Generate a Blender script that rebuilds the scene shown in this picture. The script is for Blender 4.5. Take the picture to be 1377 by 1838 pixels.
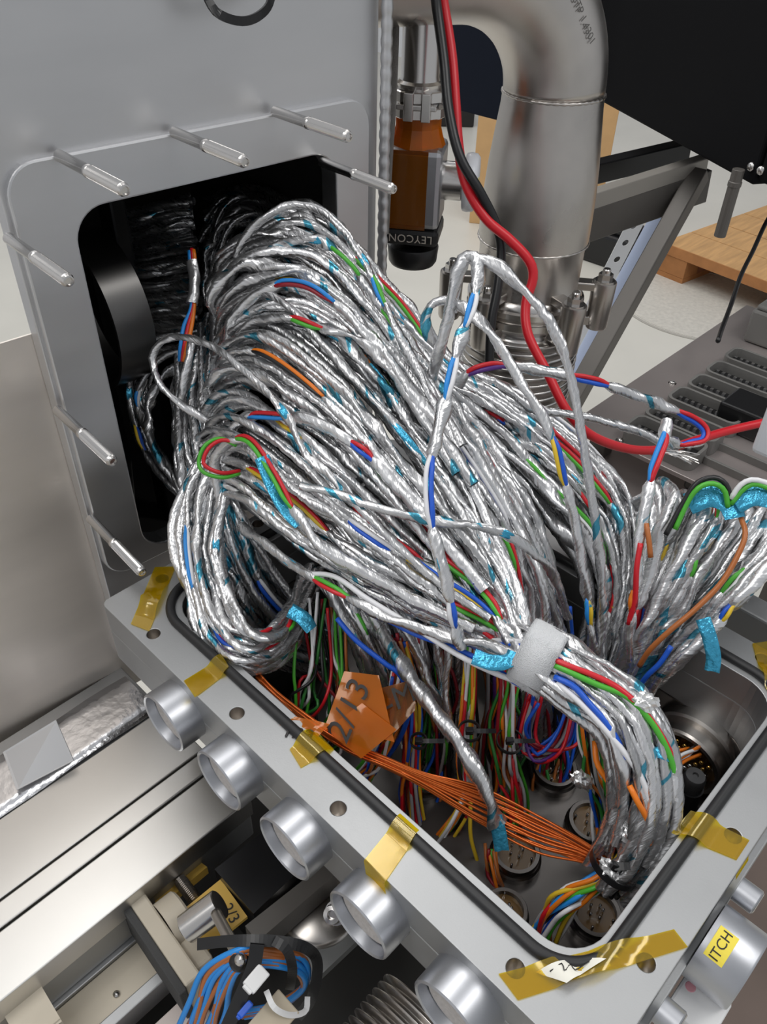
import bpy, bmesh, math, random
import numpy as np
from mathutils import Vector, Matrix

random.seed(7)
RNG = np.random.default_rng(11)
SC = bpy.context.scene
COL = SC.collection
for _o in list(bpy.data.objects):
    bpy.data.objects.remove(_o)

# ------------------------------------------------------------------ camera
FPX, W_IMG, H_IMG = 1460.0, 1377.0, 1838.0
PITCH, ROLL, YAW = math.radians(39.42), math.radians(1.57), math.radians(46.67)
ZB = 0.95                       # height of the connector box's top face above the floor
CAM = np.array([0.0, 0.0, ZB + 0.5])
_R = np.array([math.cos(YAW), -math.sin(YAW), 0.0])
_F = np.array([math.sin(YAW), math.cos(YAW), 0.0])
_fw = math.cos(PITCH) * _F - math.sin(PITCH) * np.array([0, 0, 1.0])
_up = np.cross(_R, _fw)
CR = math.cos(ROLL) * _R + math.sin(ROLL) * _up
CU = -math.sin(ROLL) * _R + math.cos(ROLL) * _up
cam_d = bpy.data.cameras.new('camera')
cam_d.sensor_fit = 'VERTICAL'
cam_d.sensor_height = 36.0
cam_d.lens = 36.0 * FPX / H_IMG
cam_d.clip_start = 0.01
cam_o = bpy.data.objects.new('camera', cam_d)
COL.objects.link(cam_o)
_m = Matrix(((CR[0], CU[0], -_fw[0], CAM[0]), (CR[1], CU[1], -_fw[1], CAM[1]),
             (CR[2], CU[2], -_fw[2], CAM[2]), (0, 0, 0, 1)))
cam_o.matrix_world = _m
SC.camera = cam_o

# ------------------------------------------------------------------ light
world = bpy.data.worlds.new('room_light')
SC.world = world
world.use_nodes = True
_bg = world.node_tree.nodes['Background']
_bg.inputs[0].default_value = (0.93, 0.96, 1.0, 1)
_bg.inputs[1].default_value = 0.46


def ceiling_lamp(x, y, z, sx, sy, power, col=(1, 0.985, 0.96)):
    d = bpy.data.lights.new('ceiling_lamp', 'AREA')
    d.shape = 'RECTANGLE'
    d.size, d.size_y = sx, sy
    d.energy = power
    d.color = col
    o = bpy.data.objects.new('ceiling_lamp', d)
    o.location = (x, y, z)
    COL.objects.link(o)


for _x, _y in ((-1.1, 0.6), (0.9, -0.9), (0.6, 1.1), (2.5, 0.9), (1.1, 3.0), (3.2, 3.2)):
    ceiling_lamp(_x, _y, 3.0, 1.5, 0.6, 17)
SC.view_settings.view_transform = 'Standard'
SC.view_settings.look = 'None'
SC.view_settings.gamma = 1
SC.view_settings.use_curve_mapping = False
SC.view_settings.exposure = -0.02


# ------------------------------------------------------------------ placing helpers
def ray(px, py):
    return _fw + CR * (px - W_IMG / 2) / FPX - CU * (py - H_IMG / 2) / FPX


def P(px, py, t=None, z=None, x=None, y=None, pl=None):
    """world point seen in the direction of a photo pixel at a stated distance t,
    height z (relative to the box top), world x / y, or on plane pl=(point, normal)"""
    d = ray(px, py)
    if z is not None:
        t = (ZB + z - CAM[2]) / d[2]
    elif x is not None:
        t = x / d[0]
    elif y is not None:
        t = y / d[1]
    elif pl is not None:
        t = float(np.dot(pl[1], pl[0] - CAM) / np.dot(pl[1], d))
    return CAM + d * t


# plate axes (the tower face is turned a little against the box)
PA = math.radians(-3.6)
PX = np.array([math.cos(PA), math.sin(PA), 0.0])
PN = np.array([-math.sin(PA), math.cos(PA), 0.0])
PZ = np.array([0, 0, 1.0])
PO = np.array([0.2, 0.58, ZB])


def plate_pt(u, z, d=0.0):
    """point on the tower face: u along it, z above box top, d out towards the viewer"""
    return PO + PX * u + PZ * z - PN * d


# ------------------------------------------------------------------ materials
MATS = {}


def nodes_of(name):
    m = bpy.data.materials.new(name)
    m.use_nodes = True
    nt = m.node_tree
    b = nt.nodes['Principled BSDF']
    return m, nt, b


def mat(name, col, rough=0.5, metal=0.0, noise=0.0, nscale=30.0, stretch=None, bump=0.0, bscale=200.0, spec=0.5, coat=0.0, rvar=0.0):
    if name in MATS:
        return MATS[name]
    m, nt, b = nodes_of(name)
    N, L = nt.nodes, nt.links
    b.inputs['Base Color'].default_value = (*col, 1)
    b.inputs['Roughness'].default_value = rough
    b.inputs['Metallic'].default_value = metal
    b.inputs['Specular IOR Level'].default_value = spec
    b.inputs['Coat Weight'].default_value = coat
    if noise or bump or rvar:
        tc = N.new('ShaderNodeTexCoord')
        mp = N.new('ShaderNodeMapping')
        if stretch:
            mp.inputs['Scale'].default_value = stretch
        L.new(tc.outputs['Object'], mp.inputs['Vector'])
        nz = N.new('ShaderNodeTexNoise')
        nz.inputs['Scale'].default_value = nscale
        nz.inputs['Detail'].default_value = 4
        L.new(mp.outputs['Vector'], nz.inputs['Vector'])
        if noise:
            rp = N.new('ShaderNodeMapRange')
            rp.inputs['From Min'].default_value = 0.25
            rp.inputs['From Max'].default_value = 0.75
            rp.inputs['To Min'].default_value = 1 - noise
            rp.inputs['To Max'].default_value = 1 + noise
            L.new(nz.outputs['Fac'], rp.inputs['Value'])
            mx = N.new('ShaderNodeVectorMath')
            mx.operation = 'SCALE'
            mx.inputs[0].default_value = col
            L.new(rp.outputs['Result'], mx.inputs['Scale'])
            L.new(mx.outputs['Vector'], b.inputs['Base Color'])
        if rvar:
            rr = N.new('ShaderNodeMapRange')
            rr.inputs['From Min'].default_value = 0.3
            rr.inputs['From Max'].default_value = 0.7
            rr.inputs['To Min'].default_value = max(0.02, rough - rvar)
            rr.inputs['To Max'].default_value = rough + rvar
            L.new(nz.outputs['Fac'], rr.inputs['Value'])
            L.new(rr.outputs['Result'], b.inputs['Roughness'])
        if bump:
            n2 = N.new('ShaderNodeTexNoise')
            n2.inputs['Scale'].default_value = bscale
            n2.inputs['Detail'].default_value = 3
            L.new(mp.outputs['Vector'], n2.inputs['Vector'])
            bp = N.new('ShaderNodeBump')
            bp.inputs['Strength'].default_value = bump
            bp.inputs['Distance'].default_value = 0.002
            L.new(n2.outputs['Fac'], bp.inputs['Height'])
            L.new(bp.outputs['Normal'], b.inputs['Normal'])
    MATS[name] = m
    return m


def foil_material(name, dark=1.0, teal_at=0.63):
    """aluminium shield foil, wound in a helix, teal polyester film showing in places"""
    m, nt, b = nodes_of(name)
    N, L = nt.nodes, nt.links
    uv = N.new('ShaderNodeUVMap')
    uv.uv_map = 'UVMap'
    oi = N.new('ShaderNodeObjectInfo')
    add = N.new('ShaderNodeVectorMath')
    add.operation = 'ADD'
    cmb = N.new('ShaderNodeCombineXYZ')
    ml = N.new('ShaderNodeMath')
    ml.operation = 'MULTIPLY'
    ml.inputs[1].default_value = 57.0
    L.new(oi.outputs['Random'], ml.inputs[0])
    L.new(ml.outputs[0], cmb.inputs['X'])
    L.new(ml.outputs[0], cmb.inputs['Z'])
    L.new(uv.outputs['UV'], add.inputs[0])
    L.new(cmb.outputs['Vector'], add.inputs[1])
    # u is length in cm, v the turn around the cable
    mp = N.new('ShaderNodeMapping')
    mp.inputs['Scale'].default_value = (0.13, 1.1, 1)
    L.new(add.outputs['Vector'], mp.inputs['Vector'])
    nz = N.new('ShaderNodeTexNoise')
    nz.inputs['Scale'].default_value = 1.0
    nz.inputs['Detail'].default_value = 2
    L.new(mp.outputs['Vector'], nz.inputs['Vector'])
    thr = N.new('ShaderNodeMapRange')
    thr.inputs['From Min'].default_value = teal_at
    thr.inputs['From Max'].default_value = teal_at + 0.012
    L.new(nz.outputs['Fac'], thr.inputs['Value'])
    mix = N.new('ShaderNodeMix')
    mix.data_type = 'RGBA'
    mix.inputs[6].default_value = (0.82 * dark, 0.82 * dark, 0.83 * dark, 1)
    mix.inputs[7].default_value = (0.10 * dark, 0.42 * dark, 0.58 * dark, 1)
    L.new(thr.outputs['Result'], mix.inputs[0])
    tone = N.new('ShaderNodeMapRange')
    tone.inputs['To Min'].default_value = 0.62
    tone.inputs['To Max'].default_value = 1.0
    L.new(oi.outputs['Random'], tone.inputs['Value'])
    sc_ = N.new('ShaderNodeVectorMath')
    sc_.operation = 'SCALE'
    L.new(mix.outputs[2], sc_.inputs[0])
    L.new(tone.outputs['Result'], sc_.inputs['Scale'])
    L.new(sc_.outputs['Vector'], b.inputs['Base Color'])
    b.inputs['Metallic'].default_value = 0.93
    # wrinkles: lengthwise folds plus fine crinkle
    mp2 = N.new('ShaderNodeMapping')
    mp2.inputs['Scale'].default_value = (0.22, 3.4, 1)
    L.new(add.outputs['Vector'], mp2.inputs['Vector'])
    vo = N.new('ShaderNodeTexVoronoi')
    vo.inputs['Scale'].default_value = 1.6
    L.new(mp2.outputs['Vector'], vo.inputs['Vector'])
    n2 = N.new('ShaderNodeTexNoise')
    n2.inputs['Scale'].default_value = 2.6
    n2.inputs['Detail'].default_value = 3
    L.new(mp2.outputs['Vector'], n2.inputs['Vector'])
    sm = N.new('ShaderNodeMath')
    sm.operation = 'ADD'
    L.new(vo.outputs['Distance'], sm.inputs[0])
    L.new(n2.outputs['Fac'], sm.inputs[1])
    bp = N.new('ShaderNodeBump')
    bp.inputs['Strength'].default_value = 0.40
    bp.inputs['Distance'].default_value = 0.0011
    L.new(sm.outputs[0], bp.inputs['Height'])
    L.new(bp.outputs['Normal'], b.inputs['Normal'])
    rr = N.new('ShaderNodeMapRange')
    rr.inputs['To Min'].default_value = 0.16
    rr.inputs['To Max'].default_value = 0.42
    L.new(n2.outputs['Fac'], rr.inputs['Value'])
    L.new(rr.outputs['Result'], b.inputs['Roughness'])
    MATS[name] = m
    return m


def kapton_material(name, tint, gloss=0.10, rough=0.14, dif=0.10, dcol=None):
    m = bpy.data.materials.new(name)
    m.use_nodes = True
    nt = m.node_tree
    N, L = nt.nodes, nt.links
    N.remove(N['Principled BSDF'])
    out = N['Material Output']
    tr = N.new('ShaderNodeBsdfTransparent')
    tr.inputs[0].default_value = (*tint, 1)
    df = N.new('ShaderNodeBsdfDiffuse')
    df.inputs[0].default_value = (*(dcol or (tint[0] * 0.8, tint[1] * 0.75, tint[2] * 0.5)), 1)
    gl = N.new('ShaderNodeBsdfGlossy')
    gl.inputs[0].default_value = (1, 0.97, 0.85, 1)
    gl.inputs['Roughness'].default_value = rough
    tc = N.new('ShaderNodeTexCoord')
    nz = N.new('ShaderNodeTexNoise')
    nz.inputs['Scale'].default_value = 45
    L.new(tc.outputs['Object'], nz.inputs['Vector'])
    bp = N.new('ShaderNodeBump')
    bp.inputs['Strength'].default_value = 0.15
    bp.inputs['Distance'].default_value = 0.002
    L.new(nz.outputs['Fac'], bp.inputs['Height'])
    L.new(bp.outputs['Normal'], gl.inputs['Normal'])
    m1 = N.new('ShaderNodeMixShader')
    m1.inputs[0].default_value = dif
    L.new(tr.outputs[0], m1.inputs[1])
    L.new(df.outputs[0], m1.inputs[2])
    m2 = N.new('ShaderNodeMixShader')
    m2.inputs[0].default_value = gloss
    L.new(m1.outputs[0], m2.inputs[1])
    L.new(gl.outputs[0], m2.inputs[2])
    L.new(m2.outputs[0], out.inputs['Surface'])
    MATS[name] = m
    return m


M_ALU = mat('machined aluminium', (0.42, 0.425, 0.43), 0.50, 1.0, noise=0.05, nscale=18, bump=0.04, bscale=900, rvar=0.05)
M_ALU_BEAD = mat('bead blasted aluminium', (0.52, 0.53, 0.56), 0.38, 1.0)
M_PLATE = mat('brushed chamber aluminium', (0.64, 0.64, 0.65), 0.40, 1.0, noise=0.07, nscale=4, stretch=(1, 1, 4), bump=0.02, bscale=30, rvar=0.06)
M_WALLP = mat('brushed stainless sheet', (0.85, 0.79, 0.73), 0.52, 1.0, noise=0.10, nscale=4, stretch=(0.8, 1, 3), bump=0.015, bscale=20, rvar=0.06)
M_BAR = mat('milled aluminium bar', (0.66, 0.65, 0.63), 0.36, 1.0, noise=0.04, nscale=9)
M_STEEL = mat('polished stainless', (0.64, 0.62, 0.60), 0.22, 1.0)
M_PIPE = mat('pickled stainless pipe', (0.56, 0.53, 0.50), 0.34, 1.0, noise=0.16, nscale=12, rvar=0.10)
M_INOX = mat('dull stainless', (0.50, 0.47, 0.44), 0.30, 1.0, noise=0.10, nscale=14)
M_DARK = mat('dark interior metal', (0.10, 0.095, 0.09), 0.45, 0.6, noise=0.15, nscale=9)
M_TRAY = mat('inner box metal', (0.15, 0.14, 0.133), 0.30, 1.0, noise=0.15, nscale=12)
M_BLACK = mat('black rubber', (0.014, 0.014, 0.015), 0.48)
M_BLACKP = mat('black plastic', (0.010, 0.010, 0.011), 0.35)
M_BLACKPAINT = mat('black powder coat', (0.004, 0.004, 0.005), 0.7, spec=0.12)
M_NAVY = mat('navy panel', (0.008, 0.011, 0.020), 0.8, spec=0.15)
M_WHITE = mat('white plastic', (0.80, 0.80, 0.80), 0.4)
M_VELCRO = mat('white fuzzy strap', (0.84, 0.85, 0.87), 0.95, bump=0.9, bscale=1500)
M_BEIGE = mat('beige plastic', (0.50, 0.43, 0.32), 0.45, noise=0.08, nscale=25)
M_BEIGE2 = mat('putty plastic', (0.56, 0.50, 0.40), 0.5, noise=0.06, nscale=25)
M_GREY = mat('grey connector shell', (0.20, 0.195, 0.185), 0.45, 0.2)
M_PANEL = mat('panel metal', (0.36, 0.32, 0.31), 0.38, 0.5, noise=0.06, nscale=12)
M_WOOD = mat('pallet pine', (0.56, 0.32, 0.13), 0.7, noise=0.22, nscale=6, stretch=(1, 9, 6), bump=0.15, bscale=60)
M_WOODD = mat('pallet pine end grain', (0.44, 0.19, 0.065), 0.75, noise=0.2, nscale=14)
M_CARD = mat('cardboard', (0.60, 0.37, 0.17), 0.8, noise=0.05, nscale=20)
M_FLOOR = mat('lab floor', (0.66, 0.64, 0.58), 0.38, noise=0.05, nscale=3)
M_COVER = mat('floor cover plate', (0.60, 0.575, 0.52), 0.5, noise=0.12, nscale=60)
M_WALL = mat('painted wall', (0.84, 0.85, 0.88), 0.7)
M_BLUE_TUBE = mat('pale blue tube', (0.50, 0.58, 0.78), 0.45)
M_FRAME = mat('grey steel frame', (0.13, 0.12, 0.11), 0.45, 0.3, noise=0.08, nscale=12)
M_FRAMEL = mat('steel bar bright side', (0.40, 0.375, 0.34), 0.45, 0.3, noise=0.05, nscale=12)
M_COPPER = mat('enamelled copper wire', (0.62, 0.135, 0.022), 0.28, 0.55)
M_GOLD = mat('gold pins', (0.80, 0.50, 0.13), 0.22, 1.0)
M_SOLDER = mat('solder', (0.85, 0.85, 0.86), 0.12, 1.0)
M_AMBER = mat('amber insulator', (0.12, 0.065, 0.018), 0.25, 0.0, coat=0.4)
M_YELLOW = mat('yellow paper label', (0.86, 0.70, 0.07), 0.5)
M_TAG = mat('yellow tag plate', (0.72, 0.45, 0.08), 0.4, noise=0.08, nscale=20)
M_RUBBER = mat('dark grey rubber pad', (0.055, 0.055, 0.055), 0.8, bump=0.3, bscale=800)
M_INK = mat('black ink', (0.012, 0.010, 0.010), 0.5)
M_PRINT = mat('pale print', (0.55, 0.50, 0.44), 0.5)
M_CLEARW = mat('milky plastic cap', (0.74, 0.76, 0.80), 0.32)
M_PAPER = mat('white paper', (0.85, 0.83, 0.74), 0.7)
M_FILM = mat('teal polyester film', (0.055, 0.36, 0.56), 0.18, 0.55, bump=0.5, bscale=300)
M_BRAID = mat('braided metal sleeve', (0.28, 0.27, 0.26), 0.4, 0.9, bump=1.0, bscale=1400)
M_FOIL = foil_material('shield foil', 1.0, 0.655)
M_FOILB = foil_material('shield foil with much film', 0.98, 0.56)
M_FOILD = foil_material('dark film foil with port shade', 0.75, 0.66)  # darker tone: dark film, and port shade put into the dim loops
M_FOILTAPE = mat('aluminium tape', (0.80, 0.80, 0.82), 0.22, 1.0, bump=0.5, bscale=90)
M_KAP = kapton_material('yellow polyimide tape', (0.94, 0.80, 0.06), gloss=0.07, dcol=(0.78, 0.58, 0.01))
M_KAPO = kapton_material('orange polyimide flag', (0.92, 0.40, 0.02), gloss=0.035, rough=0.1, dif=0.42, dcol=(0.60, 0.19, 0.008))
M_KAPB = kapton_material('amber polyimide film', (0.70, 0.34, 0.03), gloss=0.03, dif=0.35, dcol=(0.30, 0.10, 0.008))
WCOL = {'red': (0.60, 0.012, 0.022), 'blue': (0.012, 0.10, 0.58), 'lightblue': (0.02, 0.26, 0.72), 'green': (0.075, 0.42, 0.035),
        'darkgreen': (0.03, 0.20, 0.035), 'white': (0.76, 0.76, 0.78), 'grey': (0.36, 0.36, 0.37), 'black': (0.012, 0.012, 0.013),
        'orange': (0.80, 0.20, 0.012), 'brown': (0.42, 0.13, 0.03), 'yellow': (0.74, 0.50, 0.03), 'violet': (0.10, 0.03, 0.22), 'darkred': (0.28, 0.01, 0.02)}
M_WIRE = {k: mat('wire insulation ' + k, v, 0.36) for k, v in WCOL.items()}

# ------------------------------------------------------------------ object helpers
ORG = {}


def tag(o, label=None, cat=None, group=None, kind=None):
    if label:
        o['label'] = label
    if cat:
        o['category'] = cat
    if group:
        o['group'] = group
    if kind:
        o['kind'] = kind
    return o


def thing(name, label, cat, loc=(0, 0, 0), rot=None, group=None, kind=None):
    o = bpy.data.objects.new(name, None)
    o.empty_display_size = 0.01
    COL.objects.link(o)
    o.location = tuple(float(v) for v in loc)
    if rot is not None:
        o.rotation_euler = rot
    ORG[o.name] = np.array([float(v) for v in loc])
    return tag(o, label, cat, group, kind)


def link_mesh(name, me, m, parent=None, origin=None):
    o = bpy.data.objects.new(name, me)
    if m is not None and not me.materials:
        me.materials.append(m)
    COL.objects.link(o)
    if parent is not None:
        o.parent = parent
        ORG[o.name] = ORG[parent.name]
    else:
        org = np.zeros(3) if origin is None else np.asarray(origin, float)
        o.location = tuple(org)
        ORG[o.name] = org
    return o


def mesh_of(name, V, F, smooth=False, uvs=None):
    me = bpy.data.meshes.new(name)
    me.from_pydata([tuple(v) for v in np.asarray(V, float)], [], [tuple(int(i) for i in f) for f in F])
    if smooth:
        me.polygons.foreach_set('use_smooth', [True] * len(me.polygons))
    if uvs is not None:
        ul = me.uv_layers.new(name='UVMap')
        ul.data.foreach_set('uv', np.asarray(uvs, np.float32).ravel())
    me.update()
    return me


def obj(name, VF, m, parent=None, origin=None, local=False, smooth=False, auto=None):
    """VF = (verts, faces[, loop uvs]) in world coordinates (or local ones of the parent)"""
    V = np.asarray(VF[0], float)
    uvs = VF[2] if len(VF) > 2 else None
    if not local:
        if parent is not None:
            V = V - ORG[parent.name]
        else:
            if origin is None:
                lo, hi = V.min(0), V.max(0)
                origin = np.array([(lo[0] + hi[0]) / 2, (lo[1] + hi[1]) / 2, lo[2]])
            V = V - np.asarray(origin)
    me = mesh_of(name, V, VF[1], smooth, uvs)
    o = link_mesh(name, me, m, parent, origin)
    if auto is not None:
        try:
            me.set_sharp_from_angle(angle=math.radians(auto))
        except Exception:
            pass
    return o


def copy_tree(o, parent=None):
    c = o.copy()
    COL.objects.link(c)
    if parent is not None:
        c.parent = parent
    for ch in list(o.children):
        copy_tree(ch, c)
    return c


def join(parts):
    V, F, n = [], [], 0
    for p in parts:
        v = np.asarray(p[0], float)
        V.append(v)
        F += [tuple(i + n for i in f) for f in p[1]]
        n += len(v)
    return np.vstack(V), F


def xf(VF, ax=None, org=(0, 0, 0)):
    """put local geometry at org with axes ax = 3 column vectors"""
    V = np.asarray(VF[0], float)
    if ax is not None:
        V = V @ np.array(ax, float)
    return (V + np.asarray(org, float),) + tuple(VF[1:])


def frame_from(zdir, xhint=(1, 0, 0)):
    z = np.asarray(zdir, float)
    z = z / np.linalg.norm(z)
    x = np.asarray(xhint, float)
    x = x - z * np.dot(x, z)
    if np.linalg.norm(x) < 1e-6:
        x = np.array([0, 1.0, 0]) - z * z[1]
    x = x / np.linalg.norm(x)
    return [x, np.cross(z, x), z]


def box(x0, x1, y0, y1, z0, z1, bev=0.0):
    bm = bmesh.new()
    bmesh.ops.create_cube(bm, size=1.0)
    for v in bm.verts:
        v.co = ((x0 + x1) / 2 + v.co.x * (x1 - x0), (y0 + y1) / 2 + v.co.y * (y1 - y0), (z0 + z1) / 2 + v.co.z * (z1 - z0))
    if bev:
        bmesh.ops.bevel(bm, geom=list(bm.edges), offset=bev, segments=2, affect='EDGES', profile=0.5)
    bm.verts.index_update()
    V = [tuple(v.co) for v in bm.verts]
    F = [[v.index for v in f.verts] for f in bm.faces]
    bm.free()
    return V, F


def lathe(profile, seg=32, a0=0.0, a1=2 * math.pi):
    """profile: list of (r, z); revolve about z"""
    full = abs(a1 - a0 - 2 * math.pi) < 1e-6
    n = seg if full else seg + 1
    V, F = [], []
    for r, z in profile:
        for k in range(n):
            a = a0 + (a1 - a0) * k / seg
            V.append((r * math.cos(a), r * math.sin(a), z))
    for i in range(len(profile) - 1):
        for k in range(seg):
            k2 = (k + 1) % n
            F.append((i * n + k, i * n + k2, (i + 1) * n + k2, (i + 1) * n + k))
    return V, F


def cyl(r, z0, z1, seg=24, bev=0.0):
    b = bev or min(r, z1 - z0) * 0.06
    return lathe([(0, z0), (r - b, z0), (r, z0 + b), (r, z1 - b), (r - b, z1), (0, z1)], seg)


def prism(poly, z0, z1):
    n = len(poly)
    V = [(p[0], p[1], z0) for p in poly] + [(p[0], p[1], z1) for p in poly]
    F = [tuple(range(n - 1, -1, -1)), tuple(range(n, 2 * n))]
    F += [(i, (i + 1) % n, n + (i + 1) % n, n + i) for i in range(n)]
    return V, F


def hexn(r, z0, z1):
    return prism([(r * math.cos(k * math.pi / 3), r * math.sin(k * math.pi / 3)) for k in range(6)], z0, z1)


def rrect(x0, x1, y0, y1, r, n=8):
    out = []
    for cx, cy, a in ((x1 - r, y1 - r, 0), (x0 + r, y1 - r, 90), (x0 + r, y0 + r, 180), (x1 - r, y0 + r, 270)):
        for k in range(n + 1):
            t = math.radians(a + 90 * k / n)
            out.append((cx + r * math.cos(t), cy + r * math.sin(t)))
    return out


def circ(cx, cy, r, n=24):
    return [(cx + r * math.cos(2 * math.pi * k / n), cy + r * math.sin(2 * math.pi * k / n)) for k in range(n)]


def plate2d(loops, thick, bevel=0.0):
    """flat plate with holes: first loop outer, others holes; top at z=0, bottom at -thick"""
    cu = bpy.data.curves.new('tmp', 'CURVE')
    cu.dimensions = '2D'
    cu.fill_mode = 'BOTH'
    cu.extrude = thick / 2 - bevel
    cu.bevel_depth = bevel
    cu.bevel_resolution = 1
    cu.offset = -bevel
    for lp in loops:
        s = cu.splines.new('POLY')
        s.points.add(len(lp) - 1)
        for p, q in zip(s.points, lp):
            p.co = (q[0], q[1], 0, 1)
        s.use_cyclic_u = True
    o = bpy.data.objects.new('tmp', cu)
    COL.objects.link(o)
    dg = bpy.context.evaluated_depsgraph_get()
    me = bpy.data.meshes.new_from_object(o.evaluated_get(dg))
    V = [(v.co.x, v.co.y, v.co.z - thick / 2) for v in me.vertices]
    F = [list(p.vertices) for p in me.polygons]
    bpy.data.objects.remove(o)
    bpy.data.curves.remove(cu)
    bpy.data.meshes.remove(me)
    return V, F


def text_geo(s, size, depth=0.0002, shear=0.0, space=1.0):
    cu = bpy.data.curves.new('tmp', 'FONT')
    cu.body = s
    cu.size = size
    cu.extrude = depth
    cu.shear = shear
    cu.space_character = space
    cu.align_x = 'CENTER'
    cu.align_y = 'CENTER'
    cu.resolution_u = 3
    o = bpy.data.objects.new('tmp', cu)
    COL.objects.link(o)
    dg = bpy.context.evaluated_depsgraph_get()
    me = bpy.data.meshes.new_from_object(o.evaluated_get(dg))
    V = [tuple(v.co) for v in me.vertices]
    F = [list(p.vertices) for p in me.polygons]
    bpy.data.objects.remove(o)
    bpy.data.curves.remove(cu)
    bpy.data.meshes.remove(me)
    return V, F


def spline(pts, ds=0.004):
    """centripetal-ish Catmull-Rom through pts, resampled at step ds"""
    p = np.asarray(pts, float)
    q = np.vstack([2 * p[0] - p[1], p, 2 * p[-1] - p[-2]])
    out = []
    for i in range(1, len(q) - 2):
        a, b, c, d = q[i - 1], q[i], q[i + 1], q[i + 2]
        n = max(6, int(np.linalg.norm(c - b) / (ds * 0.5)))
        t = np.linspace(0, 1, n, endpoint=False)[:, None]
        out.append(0.5 * ((2 * b) + (-a + c) * t + (2 * a - 5 * b + 4 * c - d) * t ** 2 + (-a + 3 * b - 3 * c + d) * t ** 3))
    out.append(p[-1:])
    s = np.vstack(out)
    L = np.concatenate([[0], np.cumsum(np.linalg.norm(np.diff(s, axis=0), axis=1))])
    n = max(4, int(L[-1] / ds) + 1)
    u = np.linspace(0, L[-1], n)
    return np.stack([np.interp(u, L, s[:, k]) for k in range(3)], 1), L[-1]


def frames(pts):
    n = len(pts)
    T = np.gradient(pts, axis=0)
    T /= np.maximum(np.linalg.norm(T, axis=1), 1e-9)[:, None]
    N = np.zeros_like(T)
    h = np.array([0, 0, 1.0]) if abs(T[0, 2]) < 0.9 else np.array([1.0, 0, 0])
    v = h - T[0] * np.dot(h, T[0])
    N[0] = v / np.linalg.norm(v)
    for i in range(1, n):
        v = N[i - 1] - T[i] * np.dot(N[i - 1], T[i])
        N[i] = v / max(np.linalg.norm(v), 1e-9)
    return T, N, np.cross(T, N)


_GRID = {}


def grid_faces(n, m):
    if (n, m) not in _GRID:
        F, uvk = [], []
        for i in range(n - 1):
            for k in range(m):
                k2 = (k + 1) % m
                F.append((i * m + k, i * m + k2, (i + 1) * m + k2, (i + 1) * m + k))
                uvk.append(((i, k), (i, k + 1), (i + 1, k + 1), (i + 1, k)))
        _GRID[(n, m)] = (F, np.array(uvk, float).reshape(-1, 2))
    return _GRID[(n, m)]


def sweep(pts, rad, sides=8, caps=True):
    """round tube along sampled points; rad scalar or array"""
    pts = np.asarray(pts, float)
    n = len(pts)
    T, N, B = frames(pts)
    r = np.broadcast_to(np.asarray(rad, float), (n,))
    a = np.linspace(0, 2 * math.pi, sides, endpoint=False)
    V = pts[:, None] + r[:, None, None] * (np.cos(a)[None, :, None] * N[:, None] + np.sin(a)[None, :, None] * B[:, None])
    F = list(grid_faces(n, sides)[0])
    if caps:
        F = F + [tuple(range(sides - 1, -1, -1)), tuple((n - 1) * sides + k for k in range(sides))]
    return V.reshape(-1, 3), F


def wire_geo(ctrl, r, ds=0.005, sides=7):
    s, L = spline(ctrl, ds)
    return sweep(s, r, sides)


def foil_geo(pts, r, rng, sides=9, flat=0.28, pinch=()):
    """crumpled foil-wrapped cable surface with helical overlap; pinch = [(s0, s1)] where wires come out"""
    pts = np.asarray(pts, float)
    n = len(pts)
    T, N, B = frames(pts)
    ds = np.linalg.norm(np.diff(pts, axis=0), axis=1).mean()
    s = np.arange(n) * ds
    a = np.linspace(0, 2 * math.pi, sides, endpoint=False)
    ph = rng.uniform(0, 6.28) + s * 2 * math.pi / rng.uniform(0.07, 0.15) * rng.choice([-1, 1])
    ell = 1 + flat * (0.6 + 0.6 * np.sin(s / 0.05 + rng.uniform(0, 6)))[:, None] * np.cos(2 * (a[None] - ph[:, None]))
    pitch = rng.uniform(0.012, 0.018)
    hel = np.mod(a[None] / (2 * math.pi) - s[:, None] / pitch, 1.0)
    fold = rng.normal(0, 1, (n, sides))
    ker = np.hanning(17)
    ker /= ker.sum()
    fold = np.stack([np.convolve(np.pad(fold[:, k], 8, mode='wrap'), ker, mode='valid') for k in range(sides)], 1) * 3.0
    pair = 1 + 0.10 * np.cos(2 * (a[None] - ph[:, None] * 1.7)) + 0.06 * np.cos(3 * (a[None] + ph[:, None]))
    step = (hel > 0.86) * 0.035
    rr = ell * pair * (0.97 + step) * (1 + 0.060 * fold + rng.normal(0, 0.012, (n, sides)))
    taper = np.ones(n)
    for (s0, s1) in pinch:
        w = np.clip((s - s0) / 0.008, 0, 1) * np.clip((s1 - s) / 0.008, 0, 1)
        taper *= 1 - 0.55 * w
    rr = rr * r * taper[:, None]
    jit = rng.normal(0, 0.00025, (n, 2))
    C = pts + jit[:, :1] * N + jit[:, 1:] * B
    V = C[:, None] + rr[:, :, None] * (np.cos(a)[None, :, None] * N[:, None] + np.sin(a)[None, :, None] * B[:, None])
    F, uvk = grid_faces(n, sides)
    uv = np.stack([uvk[:, 0] * ds * 100, uvk[:, 1] / sides - uvk[:, 0] * ds / pitch * 0.5], 1)
    return V.reshape(-1, 3), F, uv


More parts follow.
